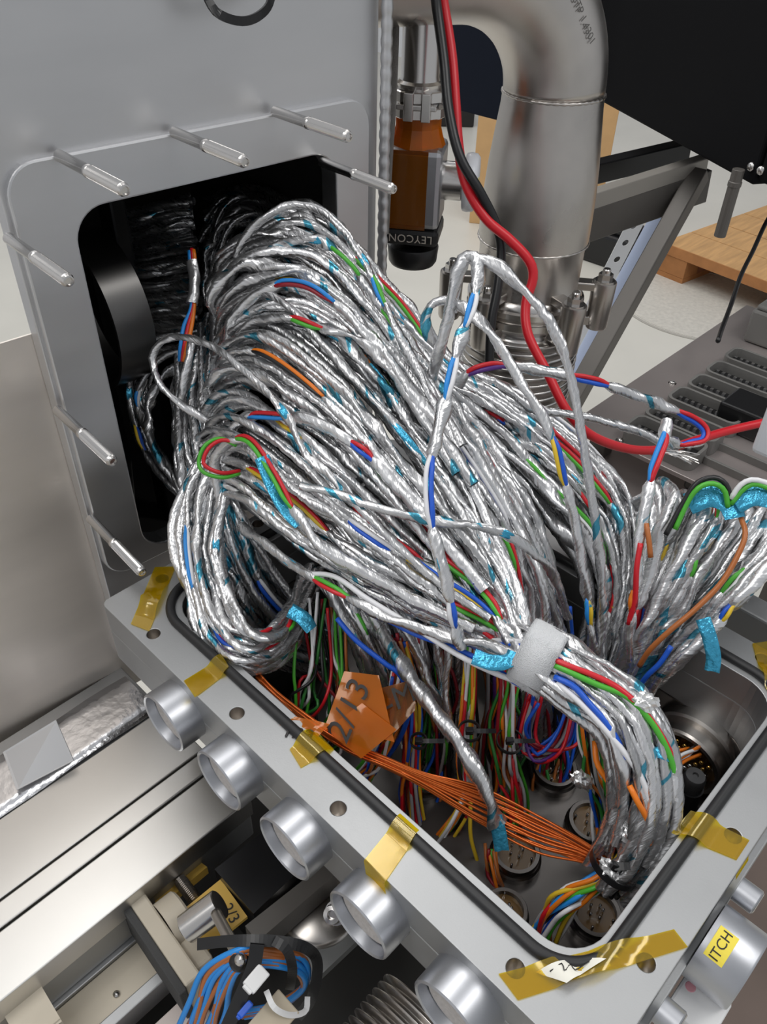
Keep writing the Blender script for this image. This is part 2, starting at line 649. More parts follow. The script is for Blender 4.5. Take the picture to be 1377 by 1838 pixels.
def ribbon(pts, width, up=None, twist=0.0, th=0.0004, wave=0.0, rng=RNG):
    """thin bent strip (tape, film) with real thickness"""
    pts = np.asarray(pts, float)
    n = len(pts)
    T, N, B = frames(pts)
    if up is not None:
        U = np.asarray(up, float)[None] - T * (T @ np.asarray(up, float))[:, None]
        U /= np.linalg.norm(U, axis=1)[:, None]
        N, B = U, np.cross(T, U)
    ang = np.linspace(0, twist, n)
    w = np.cos(ang)[:, None] * B + np.sin(ang)[:, None] * N
    nn = np.cross(T, w)
    m = 4
    V = []
    wd = np.broadcast_to(np.asarray(width, float), (n,))
    for side in (1, -1):
        for k in range(m + 1):
            f = k / m - 0.5
            V.append(pts + w * (f * wd)[:, None] + nn * ((side * th / 2) + wave * np.sin(np.arange(n) * 1.3 + k * 2.1))[:, None])
    V = np.stack(V, 1)  # n x 2(m+1) x 3
    K = 2 * (m + 1)
    V = V.reshape(-1, 3)
    F = []
    for i in range(n - 1):
        for k in range(m):
            F.append((i * K + k, i * K + k + 1, (i + 1) * K + k + 1, (i + 1) * K + k))
            q = m + 1
            F.append((i * K + q + k, (i + 1) * K + q + k, (i + 1) * K + q + k + 1, i * K + q + k + 1))
        F.append((i * K, (i + 1) * K, (i + 1) * K + m + 1, i * K + m + 1))
        F.append((i * K + m, i * K + 2 * m + 1, (i + 1) * K + 2 * m + 1, (i + 1) * K + m))
    return V, F


def PP(seq):
    return np.array([P(a[0], a[1], t=a[2]) for a in seq])

# ================================================================== THE SETTING
o = obj('floor', box(-4, 6, -4, 7, -0.05, 0.0), M_FLOOR)
tag(o, kind='structure')
o = obj('wall_back', box(-4, 6, 6.8, 6.9, 0.0, 3.1), M_WALL)
tag(o, kind='structure')
o = obj('wall_right', box(5.9, 6.0, -4, 6.8, 0.0, 3.1), M_WALL)
tag(o, kind='structure')

# ================================================================== VACUUM TOWER
tower = thing('vacuum_chamber', 'tall brushed aluminium vacuum chamber tower with open rectangular port', 'vacuum chamber', plate_pt(0.19, -0.2))
AXP = [PX, PZ, -PN]            # plate local: x=u, y=z, z=out


def on_plate(VF, u=0, z=0, d=0):
    return xf(VF, AXP, plate_pt(u, z, d))


op = rrect(0.071, 0.320, -0.045, 0.288, 0.026)
face_loop = rrect(0.026, 0.374, -0.19, 0.75, 0.004, 2)
obj('front_plate', on_plate(plate2d([face_loop, op], 0.016, 0.001), d=-0.006), M_PLATE, tower)
obj('port_flange', on_plate(plate2d([rrect(0.029, 0.360, -0.058, 0.327, 0.024), op], 0.012, 0.0015), d=0.0), M_PLATE, tower)
DPT = 0.34
# inner walls behind the opening
obj('side_panel', on_plate(([(u, z, d) for z in (-0.19, 0.75) for u, d in ((0.046, -0.022), (0.058, -0.022), (0.213, -DPT), (0.201, -DPT))], [(0, 1, 2, 3), (7, 6, 5, 4), (0, 4, 5, 1), (1, 5, 6, 2), (2, 6, 7, 3), (3, 7, 4, 0)])), M_DARK, tower)
obj('side_panel', on_plate(box(0.362, 0.374, -0.19, 0.75, -DPT, -0.022)), M_DARK, tower)
obj('back_panel', on_plate(box(0.20, 0.374, -0.19, 0.75, -DPT - 0.01, -DPT)), M_DARK, tower)
obj('bottom_panel', on_plate(([(u, z, d) for z in (-0.19, -0.175) for u, d in ((0.06, -0.022), (0.362, -0.022), (0.362, -DPT), (0.214, -DPT))], [(3, 2, 1, 0), (4, 5, 6, 7), (0, 1, 5, 4), (1, 2, 6, 5), (2, 3, 7, 6), (3, 0, 4, 7)])), M_DARK, tower)
obj('top_panel', on_plate(([(u, z, d) for z in (0.735, 0.75) for u, d in ((0.06, -0.022), (0.362, -0.022), (0.362, -DPT), (0.214, -DPT))], [(3, 2, 1, 0), (4, 5, 6, 7), (0, 1, 5, 4), (1, 2, 6, 5), (2, 3, 7, 6), (3, 0, 4, 7)])), M_DARK, tower)
# curved inner shield seen through the opening
V, F = lathe([(0.07, 0.0), (0.074, 0.0), (0.074, 0.036), (0.07, 0.036), (0.07, 0.0)], 48)
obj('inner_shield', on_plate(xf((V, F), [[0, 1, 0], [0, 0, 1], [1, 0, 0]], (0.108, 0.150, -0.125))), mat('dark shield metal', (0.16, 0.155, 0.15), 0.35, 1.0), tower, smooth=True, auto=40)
obj('inner_post', on_plate(box(0.176, 0.194, -0.17, 0.36, -0.20, -0.17, 0.003)), M_BLACKP, tower)
# weld bead down the right edge: a row of overlapping ripples
s = np.linspace(-0.16, 0.72, 260)
pts = np.array([plate_pt(0.3745, z, 0.004) for z in s])
obj('weld_bead', sweep(pts, 0.0042 + 0.0011 * np.abs(np.sin(s * math.pi / 0.0125)), 8), M_PLATE, tower, smooth=True)

# studs
st = thing('threaded_stud', 'tmp', 'stud', (0, 0, 0))
sh = lathe([(0, 0), (0.0042, 0), (0.0042, 0.042), (0.0048, 0.043), (0.0048, 0.0455), (0.0042, 0.0465)], 16)
obj('shank', sh, M_STEEL, st, local=True, smooth=True, auto=40)
prof = [(0.0042, 0.0465)]
for k in range(30):
    z = 0.047 + k * 0.0015
    prof += [(0.0040, z), (0.0046, z + 0.00075)]
prof += [(0.0040, 0.0925), (0.0036, 0.094), (0.0026, 0.0942), (0.0022, 0.0930), (0, 0.0930)]
obj('thread', lathe(prof, 16), M_STEEL, st, local=True, smooth=True, auto=50)
studs = [(0.071, 0.328, 'threaded stud above the left corner of the dark port'), (0.159, 0.329, 'threaded stud above the middle of the dark port'),
         (0.263, 0.328, 'threaded stud above the right corner of the dark port'), (0.029, 0.270, 'highest threaded stud on the left edge of the port'),
         (0.329, 0.271, 'threaded stud on the right edge pointing at the valve'), (0.027, 0.134, 'middle threaded stud on the left edge of the port'),
         (0.026, 0.025, 'lowest threaded stud, just above the box corner')]
mrot = Matrix((tuple(PX), tuple(PZ), tuple(-PN))).transposed().to_euler()
for i, (u, z, lb) in enumerate(studs):
    c = st if i == 0 else copy_tree(st)
    c.location = tuple(plate_pt(min(max(u, 0.041), 0.345) if False else u + (0.012 if u < 0.03 else 0.0), z - (0.014 if z > 0.3 else 0), 0.0))
    # studs sit on the flange; keep the photographed tip position
    tip = {0: (225, 342), 1: (441, 291), 2: (627, 246), 3: (124, 505), 4: (707, 340), 5: (203, 829), 6: (256, 1028)}[i]
    b = P(*tip, pl=(PO - PN * 0.094, PN)) + PN * 0.094
    c.location = tuple(b)
    c.rotation_euler = mrot
    tag(c, lb, 'stud', 'studs around the open port')

# black strap hanging on the chamber face, top of the picture
wp = [P(352, -60, pl=(PO - PN * 0.012, PN)), P(378, 8, pl=(PO - PN * 0.02, PN)), P(402, 30, pl=(PO - PN * 0.028, PN)), P(438, 38, pl=(PO - PN * 0.03, PN)),
      P(468, 26, pl=(PO - PN * 0.026, PN)), P(486, 0, pl=(PO - PN * 0.018, PN)), P(492, -60, pl=(PO - PN * 0.012, PN))]
s, _ = spline(wp, 0.004)
o = obj('cable_tie', ribbon(s, 0.006, up=-PN, th=0.0018), M_BLACKP, origin=wp[0])
tag(o, 'black strap loop hanging on the bright chamber face', 'strap')

# lower wide stainless sheet behind, left of and below the flange
SH = (PO + PN * 0.03, PN)
sheet = obj('chamber_skirt', xf(prism([(-0.75, -0.24), (0.33, -0.24), (0.33, -0.10), (0.042, -0.10), (0.042, 0.196), (-0.75, 0.196)], -0.002, 0.0), AXP, plate_pt(0, 0, -0.0225)), M_WALLP)
tag(sheet, 'brushed stainless skirt sheet of the chamber, lower left', 'metal sheet')
# painted wall seen past the tower's left edge
o = obj('wall_left', box(-2.6, -2.5, -4, 6.8, 0, 3.1), M_WALL)
tag(o, kind='structure')
o = obj('white_cabinet', join([box(-0.30, 0.18, 1.35, 1.9, 0.0, 1.60, 0.006), box(-0.29, 0.17, 1.335, 1.35, 0.05, 1.56, 0.004)]), M_WALL)
tag(o, 'plain white cabinet behind the left edge of the chamber', 'cabinet')

# bottom bars of the chamber (long bars stepping towards the viewer)
LZ = ZB - 0.20
bars = [('chamber_base_bar', 0.450, 0.520, 0.000, 'wide bright aluminium bar nearest the foil-taped seam'),
        ('chamber_base_bar', 0.4265, 0.4475, 0.001, 'narrow aluminium bar between two wider bars'),
        ('chamber_base_bar', 0.374, 0.4245, 0.000, 'bright wide aluminium bar under the round ports')]
for nm, y0, y1, dz, lb in bars:
    o = obj(nm, box(-0.75, 0.225, y0, y1, LZ - 0.028, LZ + dz, 0.0012), M_BAR)
    tag(o, lb, 'metal bar', 'long bars along the chamber base')
o = obj('base_beam', box(-0.75, 0.225, 0.378, 0.58, LZ - 0.07, LZ - 0.0285, 0.002), M_ALU)
tag(o, 'grey aluminium beam carrying the bright bars', 'metal beam')
# aluminium tape strip over the seam
s = np.array([[x, 0.55 + 0.004 * math.sin(x * 9), LZ - 0.0005] for x in np.linspace(-0.7, 0.22, 40)])
o = obj('seam_plate', box(-0.75, 0.225, 0.521, 0.602, LZ - 0.028, LZ - 0.004, 0.001), M_ALU)
tag(o, 'aluminium strip under the foil tape at the seam', 'metal strip')
o = obj('foil_tape', ribbon(s, 0.062, up=(0, 0, 1), th=0.0005, wave=0.0012), M_FOILTAPE, smooth=True)
tag(o, 'shiny wrinkled aluminium tape along the chamber seam', 'tape')
corners = [P(8, 1345, pl=SH), P(100, 1298, pl=SH)]
q = [P(5, 1350, z=-0.19), P(100, 1292, z=-0.16), P(132, 1365, z=-0.188), P(30, 1418, z=-0.192)]
n_ = np.cross(q[1] - q[0], q[3] - q[0])
n_ = n_ / np.linalg.norm(n_) * 0.001
if n_[2] < 0:
    n_ = -n_
o = obj('tape_patch', ([*q, *[a - n_ for a in q]], [(0, 1, 2, 3), (7, 6, 5, 4), (0, 4, 5, 1), (1, 5, 6, 2), (2, 6, 7, 3), (3, 7, 4, 0)]), mat('matt grey tape', (0.62, 0.62, 0.63), 0.55, 0.5))
tag(o, 'square matt grey tape patch stuck over the seam', 'tape')

# ================================================================== CONNECTOR BOX
X0, X1, Y0, Y1 = 0.185, 0.540, 0.009, 0.500
IX0, IX1, IY0, IY1 = 0.2265, 0.500, 0.0478, 0.460
cbox = thing('connector_box', 'open machined aluminium box with round ports and black seal', 'box', ((X0 + X1) / 2, (Y0 + Y1) / 2, ZB - 0.135))
inner = rrect(IX0, IX1, IY0, IY1, 0.028)
holes = [(0.197, 0.439), (0.1968, 0.3293), (0.1972, 0.2202), (0.2005, 0.0745), (0.2568, 0.0222), (0.3678, 0.0222), (0.479, 0.0222), (0.2386, 0.4885), (0.345, 0.4885), (0.45, 0.4885),
         (0.5285, 0.075), (0.5285, 0.185), (0.5285, 0.295), (0.5285, 0.40)]
V, F = plate2d([rrect(X0, X1, Y0, Y1, 0.007, 4), inner] + [circ(a, b, 0.0055) for a, b in holes], 0.030, 0.0006)
obj('frame', xf((V, F), None, (0, 0, ZB)), M_ALU, cbox)
# lower body, a touch proud on the outside, with the inner walls
V, F = plate2d([rrect(X0, X1, Y0 - 0.0045, Y1, 0.007, 4), inner], 0.036, 0.001)
obj('body', xf((V, F), None, (0, 0, ZB - 0.0302)), M_ALU, cbox)
V, F = plate2d([rrect(X0 + 0.03, X1 - 0.01, Y0 + 0.02, Y1 - 0.01, 0.02, 4), inner], 0.062, 0.001)
obj('inner_wall', xf((V, F), None, (0, 0, ZB - 0.0665)), M_TRAY, cbox)
obj('inner_floor', xf(plate2d([rrect(X0 + 0.03, X1 - 0.01, Y0 + 0.02, Y1 - 0.01, 0.02, 4)], 0.006), None, (0, 0, ZB - 0.129)), M_TRAY, cbox)
for a, b in ((0.28, 0.12), (0.46, 0.12), (0.28, 0.40), (0.46, 0.40)):
    obj('support_post', box(a - 0.012, a + 0.012, b - 0.012, b + 0.012, 0.0, ZB - 0.1352, 0.001), M_FRAME, cbox)
# the dark bottoms of the bolt holes
for a, b in holes:
    obj('bolt_hole', xf(lathe([(0.00545, -0.0005), (0.0053, -0.0012), (0.0053, -0.022), (0, -0.023)], 20), None, (a, b, ZB)), M_INOX, cbox, smooth=True)
# o-ring
orp = rrect(0.2165, 0.5095, 0.0402, 0.4685, 0.036, 14)
pts = np.array([(a, b, ZB + 0.0012) for a, b in orp] + [(orp[0][0], orp[0][1], ZB + 0.0012)])
s = []
for i in range(len(pts) - 1):
    k = max(1, int(np.linalg.norm(pts[i + 1] - pts[i]) / 0.006))
    s += [pts[i] + (pts[i + 1] - pts[i]) * j / k for j in range(k)]
s.append(pts[-1])
seal = obj('seal_ring', sweep(s, 0.0040, 12, caps=False), M_BLACK, smooth=True)
tag(seal, 'black rubber seal ring lying around the box rim', 'seal')

# round ports on the long left side (axis -x)
ringprof = [(0.0185, -0.001), (0.0185, 0.008), (0.021, 0.0085), (0.0235, 0.0215), (0.0247, 0.0225), (0.0260, 0.0215), (0.0262, 0.019), (0.0262, 0.0), (0.0185, -0.001)]
port = thing('round_port', 'tmp', 'port', (0, 0, 0))
obj('collar', lathe(ringprof, 40), M_ALU_BEAD, port, local=True, smooth=True, auto=35)
obj('insert', lathe([(0, 0.0135), (0.0170, 0.0135), (0.0195, 0.0150), (0.0205, 0.0150)], 32), mat('speckled blank insert', (0.52, 0.49, 0.47), 0.6, 0.3, noise=0.12, nscale=400), port, local=True, smooth=True)
port_px = [(430 - 107, 1258), (430, 1360), (553, 1480), (683, 1622), (850, 1790)]
lbls = ['round grey port nearest the chamber skirt', 'second round grey port from the chamber', 'middle round grey port above the yellow tag',
        'fourth round grey port, beside the hex bolt', 'round grey port nearest the front corner']
ys = [0.3855, 0.3140, 0.2400, 0.1675, 0.0920]
axm = Matrix(((0, 0, -1), (0, 1, 0), (1, 0, 0))).to_euler()
for i in range(5):
    c = port if i == 0 else copy_tree(port)
    c.location = (X0 + 0.0005, ys[i], ZB - 0.0355)
    c.rotation_euler = axm
    tag(c, lbls[i], 'port', 'round ports on the long side of the box')
# ports on the right hand side (axis -y)
axy = Matrix(((1, 0, 0), (0, 0, -1), (0, 1, 0))).to_euler()
bigp = thing('labelled_port', 'large round port with yellow lettered label, right side', 'port', (0, 0, 0))
obj('collar', lathe([(0.020, 0), (0.0265, 0.0), (0.0265, 0.028), (0.0255, 0.0295), (0.0225, 0.0295), (0.021, 0.024), (0.020, 0.023), (0.020, 0)], 40), M_ALU_BEAD, bigp, local=True, smooth=True, auto=35)
obj('insert', lathe([(0, 0.022), (0.0208, 0.022)], 32), M_GREY, bigp, local=True)
bc = P(1262, 1683, z=-0.036)
bigp.location = (bc[0], Y0 - 0.0045, ZB - 0.036)
bigp.rotation_euler = axy
# label wrapped on the collar: local frame x = world x, y = world z, axis out
lab_a = np.linspace(math.radians(22), math.radians(66), 9)
V, F = [], []
for k, a in enumerate(lab_a):
    a = math.pi - a - math.radians(0)
    a = math.pi / 2 + (math.radians(50) - lab_a[k]) + math.radians(18)
    for zz in (0.0035, 0.0155):
        for rr_ in (0.0267, 0.0270):
            V.append((rr_ * math.cos(a), rr_ * math.sin(a), zz))
for k in range(8):
    b0, b1 = k * 4, (k + 1) * 4
    F += [(b0 + 1, b1 + 1, b1 + 3, b0 + 3), (b0, b0 + 2, b1 + 2, b1), (b0, b1, b1 + 1, b0 + 1), (b0 + 2, b0 + 3, b1 + 3, b1 + 2)]
F += [(0, 1, 3, 2), (32, 34, 35, 33)]
lab = obj('label', (V, F), M_YELLOW, bigp, local=True, smooth=False)
# lettering bent round the collar
tv, tf = text_geo('ITCH', 0.0085, 0.0001)
tv = np.array(tv) * np.array([-1, -1, 1])
amid = math.pi / 2 + math.radians(50 - 44 + 18)
R_ = 0.02712
lv = np.stack([(R_ + tv[:, 2]) * np.cos(amid + tv[:, 0] / R_), (R_ + tv[:, 2]) * np.sin(amid + tv[:, 0] / R_), 0.0095 - tv[:, 1] * -1.0], 1)
obj('lettering', (lv, tf), M_INK, lab, local=True)
def side_screw(px, py, r, ln, label, zz=-0.02):
    c = thing('side_screw', label, 'screw', P(px, py, z=zz) * np.array([1, 0, 1]) + np.array([0, Y0 - 0.0045, 0]), axy)
    obj('head', lathe([(0, 0), (r, 0), (r, ln - 0.001), (r - 0.001, ln), (r * 0.62, ln), (r * 0.5, ln - 0.004), (0, ln - 0.004)], 24), M_ALU_BEAD, c, local=True, smooth=True, auto=35)
    obj('rim', lathe([(r * 0.5, ln), (r * 0.62, ln + 0.0006), (r * 0.85, ln + 0.0006), (r * 0.9, ln)], 24), M_STEEL, c, local=True, smooth=True)
side_screw(1318, 1590, 0.0085, 0.014, 'small bright round screw head beyond the labelled port')
side_screw(1180, 1806, 0.0085, 0.013, 'small round screw head at the lower right corner')
a0 = P(1262, 1758, z=-0.055)
wb = thing('white_foam_block', 'white foam block with a pink smudge under the labelled port', 'block', (a0[0], a0[1], ZB - 0.12))
obj('body', xf(box(-0.0155, 0.0155, -0.03, 0.0, 0.0, 0.062, 0.002), None, (a0[0] - 0.013, Y0 - 0.006, ZB - 0.12)), M_WHITE, wb)
obj('smudge', xf(lathe([(0, 0.0), (0.003, 0.0), (0.0034, -0.0003)], 12), None, (a0[0] - 0.008, Y0 - 0.012, ZB - 0.0577)), mat('pink smudge', (0.75, 0.35, 0.40), 0.8), wb)

# ---- things inside the box
cp = P(1250, 1335, x=IX1)
gp = thing('glass_sealed_connector', 'round feedthrough with gold pins in amber glass, box back wall', 'connector', cp)
AXB = frame_from((-1, 0, 0), (0, 1, 0))
obj('shell', xf(lathe([(0.040, -0.002), (0.040, 0.010), (0.038, 0.012), (0.034, 0.012), (0.034, 0.024), (0.0325, 0.026), (0.029, 0.026), (0.029, 0.012), (0.029, -0.002)], 40), AXB, cp), M_INOX, gp, smooth=True, auto=35)
obj('glass', xf(lathe([(0, 0.014), (0.029, 0.014)], 32), AXB, cp), M_AMBER, gp)
k = 0
for ry in range(-3, 4):
    for rz in range(-3, 4):
        a, b = ry * 0.0068 + (rz % 2) * 0.0034, rz * 0.0062
        if a * a + b * b > 0.0245 ** 2:
            continue
        solder = rz >= 0
        obj('pin', xf(lathe([(0.0013, 0.012), (0.0013, 0.021), (0.0018, 0.0215), (0.0018, 0.025), (0.0006, 0.0256), (0, 0.0256)], 8), AXB, cp + np.array([0, a, -b])), M_SOLDER if solder else M_GOLD, gp, smooth=True)
def floor_connector(px, py, r, label, zz=-0.122):
    b = P(px, py, z=zz)
    b[0] = min(max(b[0], IX0 + r + 0.004), IX1 - r - 0.004)
    b[1] = min(max(b[1], IY0 + r + 0.004), IY1 - r - 0.004)
    c = thing('floor_connector', label, 'connector', (b[0], b[1], ZB - 0.129), None, 'round connectors on the box floor')
    obj('base_ring', lathe([(r, 0), (r, 0.006), (r * 0.93, 0.0075), (r * 0.93, 0.012), (r * 0.88, 0.014), (r * 0.74, 0.014), (r * 0.74, 0.004)], 32), M_TRAY, c, local=True, smooth=True, auto=35)
    obj('insert', lathe([(0, 0.009), (r * 0.74, 0.009)], 24), M_AMBER, c, local=True)
    for q in range(9):
        a = q * 0.7
        rr_ = r * (0.25 + 0.38 * (q % 2))
        obj('pin', xf(lathe([(0.0011, 0.009), (0.0011, 0.016), (0, 0.0166)], 7), None, (rr_ * math.cos(a), rr_ * math.sin(a), 0)), M_SOLDER, c, local=True, smooth=True)
    return b
fc = [floor_connector(925, 1535, 0.021, 'round connector on the box floor below the hanging foil tail'),
      floor_connector(905, 1640, 0.019, 'round floor connector nearest the front inner corner wall'),
      floor_connector(1075, 1650, 0.021, 'round floor connector beside the rainbow wire fan'),
      floor_connector(995, 1385, 0.021, 'round floor connector below the white strap'),
      floor_connector(1060, 1480, 0.021, 'round floor connector behind the orange copper wires'),
      floor_connector(760, 1400, 0.019, 'round floor connector under the orange tape flags')]
b = P(1245, 1400, z=-0.075)
cap = thing('sealing_cap', 'dark rubber capped post standing in the box corner', 'cap', (b[0], b[1], ZB - 0.129))
obj('post', lathe([(0.0155, 0), (0.0155, 0.012), (0.0115, 0.014), (0.0105, 0.045), (0, 0.045)], 24), M_BLACK, cap, local=True, smooth=True, auto=35)
obj('cap_top', lathe([(0, 0.045), (0.0092, 0.045), (0.0092, 0.058), (0.0075, 0.0605), (0.0025, 0.061), (0.0018, 0.0595), (0, 0.0595)], 24), mat('smoky rubber', (0.05, 0.05, 0.052), 0.25, coat=0.3), cap, local=True, smooth=True, auto=35)
b = P(815, 1545, z=-0.04)
hs = thing('hex_screw', 'small bright hex screw inside the front rim wall', 'screw', (IX0 - 0.001, b[1], ZB - 0.03), Matrix(((0, 0, 1), (0, 1, 0), (-1, 0, 0))).to_euler())
obj('shank', cyl(0.0035, 0, 0.004, 12), M_STEEL, hs, local=True)
obj('head', hexn(0.0065, 0.003, 0.009), M_STEEL, hs, local=True)

# ---- polyimide tape strips on the rim
def rim_tape(quad_px, label, fold=None, zz=0.0006, m=None, name='polyimide_tape', cat='tape', group='yellow tape strips across the box rim'):
    q = [P(a, b, z=zz) for a, b in quad_px]
    q = [np.array([p[0], p[1], ZB + zz]) for p in q]
    n = 14
    V, F = [], []
    for i in range(n + 1):
        f = i / n
        a = q[0] * (1 - f) + q[3] * f
        b = q[1] * (1 - f) + q[2] * f
        for j in range(5):
            g = j / 4
            p = a * (1 - g) + b * g
            # rise over the seal ring
            dx = min(abs(p[0] - 0.2165), abs(p[1] - 0.0402), abs(p[1] - 0.4685), abs(p[0] - 0.5095))
            inside = 0.205 < p[0] < 0.522 and 0.03 < p[1] < 0.48
            if inside:
                p = p + np.array([0, 0, 0.0056 * max(0.0, 1 - (dx / 0.0088) ** 2)])
            V.append(p)
    if fold is not None:                                    # the end folded down over the outer edge
        for j in range(5):
            V.append(V[j] + np.array(fold))
    nv = len(V)
    W = 5
    rows = n + 1
    for i in range(rows - 1):
        for j in range(4):
            F.append((i * W + j, i * W + j + 1, (i + 1) * W + j + 1, (i + 1) * W + j))
    if fold is not None:
        for j in range(4):
            F.append((rows * W + j, rows * W + j + 1, j + 1, j))
    V = np.array(V)
    V2 = V + np.array([0, 0, 0.00025])
    F2 = [tuple(i + nv for i in f[::-1]) for f in F]
    o = obj(name, (np.vstack([V, V2]), F + F2), m or M_KAP, smooth=True)
    tag(o, label, cat, group)
    return o
rim_tape([(653, 1545), (690, 1585), (752, 1495), (718, 1465)], 'glossy yellow tape strip across the middle of the long rim', fold=(-0.0008, -0.004, -0.020))
rim_tape([(1345, 1508), (1322, 1543), (1205, 1495), (1240, 1455)], 'yellow tape strip with a bolt hole on the right rim', fold=(0.002, -0.0055, -0.022))
rim_tape([(330, 1222), (350, 1252), (412, 1205), (398, 1180)], 'crumpled yellow tape strip beside the hanging cable loops')
rim_tape([(895, 1748), (930, 1795), (1235, 1700), (1210, 1668)], 'long yellow tape strip across the front rim corner')
rim_tape([(315, 1017), (278, 1018), (235, 1120), (268, 1133)], 'yellow tape strip over the seal at the far left corner')
rim_tape([(1351, 1155), (1385, 1150), (1385, 1250), (1372, 1232)], 'yellow tape strip at the right border of the back rim')
rim_tape([(1085, 1052), (1118, 1040), (1140, 1072), (1098, 1092)], 'yellow tape strip glimpsed on the back rim behind cables')
rim_tape([(520, 1345), (540, 1378), (600, 1345), (560, 1305)], 'worn yellow tape residue under the orange handwritten flag')
# paper with a scribble on the corner tape
pn = rim_tape([(962, 1745), (1015, 1770), (1085, 1728), (1035, 1720)], 'small white paper scrap with a scribble on the corner tape', zz=0.0014, m=M_PAPER, name='paper_scrap', cat='paper', group=None)
sc = [P(985, 1750, z=0.0006), P(1005, 1738, z=0.0006), P(1010, 1752, z=0.0006), P(1022, 1736, z=0.0006), P(1030, 1748, z=0.0006), P(1055, 1732, z=0.0006)]
for p in sc:
    p[2] = ZB + 0.0022 + 0.0056 * max(0.0, 1 - (min(abs(p[0] - 0.2165), abs(p[1] - 0.0402)) / 0.0088) ** 2)
obj('scribble', wire_geo(sc, 0.00035, 0.002, 5), M_INK, pn)

# ================================================================== BIG PIPE, BELLOWS, CLAWS
AX_TOP = P(993, 170, t=0.90)
zt = AX_TOP[2]
axc = AX_TOP.copy()


def pipe_z(py, px0=965):
    """height on the pipe axis that projects to image row py"""
    lo, hi = zt - 0.9, zt + 0.3
    for _ in range(50):
        mid = (lo + hi) / 2
        v = np.array([axc[0], axc[1], mid]) - CAM
        yy = H_IMG / 2 - FPX * (v @ CU) / (v @ _fw)
        if yy > py:
            lo = mid
        else:
            hi = mid
    return (lo + hi) / 2


z_w1, z_w2, z_fl, z_b0, z_b1 = pipe_z(165), pipe_z(425), pipe_z(515), pipe_z(590), pipe_z(960)
pipe = thing('vacuum_pipe', 'large stainless pipe elbow with conical reducer and welds', 'pipe', (axc[0], axc[1], z_fl))
rz = lambda z: z - z_fl
obj('reducer', lathe([(0.0562, rz(z_w1)), (0.0568, rz(z_w1) - 0.012), (0.0640, rz(z_w1) - 0.075), (0.0665, rz(z_w1) - 0.11), (0.0672, rz(z_w2) + 0.01), (0.0672, rz(z_w2))], 48), M_PIPE, pipe, local=True, smooth=True)
obj('lower_tube', lathe([(0.0668, rz(z_w2)), (0.0645, rz(z_w2) - 0.004), (0.0640, rz(z_fl) + 0.004), (0.066, rz(z_fl))], 48), M_PIPE, pipe, local=True, smooth=True)
for zz, rr_ in ((z_w1, 0.0562), (z_w2, 0.0670)):
    nseg = 120
    pts = np.array([(rr_ * math.cos(a), rr_ * math.sin(a), rz(zz)) for a in np.linspace(0, 2 * math.pi, nseg + 1)])
    obj('weld', sweep(pts, 0.0016 + 0.0004 * np.sin(np.arange(nseg + 1) * 2.1), 6, caps=False), M_PIPE, pipe, local=True, smooth=True)
# elbow
eu = -(_R * 0.93 + _F * 0.36)
eu = eu / np.linalg.norm(eu)
RB = 0.125
pts, rad = [], []
for k in range(25):
    a = k / 24 * math.pi / 2
    pts.append(np.array([0, 0, rz(z_w1)]) + eu * RB * (1 - math.cos(a)) + np.array([0, 0, 1]) * RB * math.sin(a))
for k in range(1, 6):
    pts.append(pts[24] + eu * 0.05 * k)
obj('elbow', sweep(np.array(pts), 0.0560, 40), M_PIPE, pipe, local=True, smooth=True)
tv, tf = text_geo('OSTP 1.4301', 0.011, 0.0001)
# printing on the elbow's outside bend, facing the camera
tp = P(1052, 28, t=0.82)
side = np.cross([0, 0, 1.0], _F)
ppos = np.array([axc[0], axc[1], 0]) + np.array([0, 0, pipe_z(24)])
dirc = -(_F * 0.80) + _R * 0.60
dirc /= np.linalg.norm(dirc)
cen_a = 0.62
ctr = np.array([0, 0, rz(z_w1)]) + eu * RB * (1 - math.cos(cen_a)) + np.array([0, 0, 1]) * RB * math.sin(cen_a)
tang = eu * math.sin(cen_a) + np.array([0, 0, 1]) * math.cos(cen_a)
nrm = dirc - tang * np.dot(dirc, tang)
nrm /= np.linalg.norm(nrm)
obj('printing', xf((tv, tf), [-tang, np.cross(nrm, -tang), nrm], ctr + nrm * 0.0575), mat('grey printing', (0.10, 0.095, 0.09), 0.6), pipe, local=True)

def ring_part(name, prof, parent, m=M_STEEL):
    return obj(name, lathe(prof, 48), m, parent, local=True, smooth=True, auto=35)
fl = thing('clamped_flange', 'polished flange pair under the big pipe', 'flange', (axc[0], axc[1], z_fl))
ring_part('upper_flange', [(0.060, 0.004), (0.066, 0.004), (0.070, 0.0), (0.071, -0.004), (0.0745, -0.006), (0.0745, -0.013), (0.060, -0.013)], fl)
ring_part('centering_ring', [(0.060, -0.0132), (0.0715, -0.0132), (0.0722, -0.0165), (0.0715, -0.0198), (0.060, -0.0198)], fl, M_INOX)
ring_part('lower_flange', [(0.060, -0.02), (0.0745, -0.02), (0.0745, -0.028), (0.071, -0.030), (0.069, -0.036), (0.060, -0.036)], fl)
# bellows
bz = z_fl - 0.036
bel = thing('bellows', 'stainless bellows hanging below the big pipe flange', 'bellows', (axc[0], axc[1], bz - 0.30))
prof = [(0.066, 0.30), (0.068, 0.296)]
nb = 26
for k in range(nb):
    z = 0.292 - k * 0.0112
    prof += [(0.068, z), (0.0755, z - 0.0012), (0.079, z - 0.0028), (0.0755, z - 0.0044), (0.068, z - 0.0056), (0.0655, z - 0.0084)]
prof += [(0.066, 0.0)]
obj('convolutions', lathe(prof, 56), M_STEEL, bel, local=True, smooth=True)
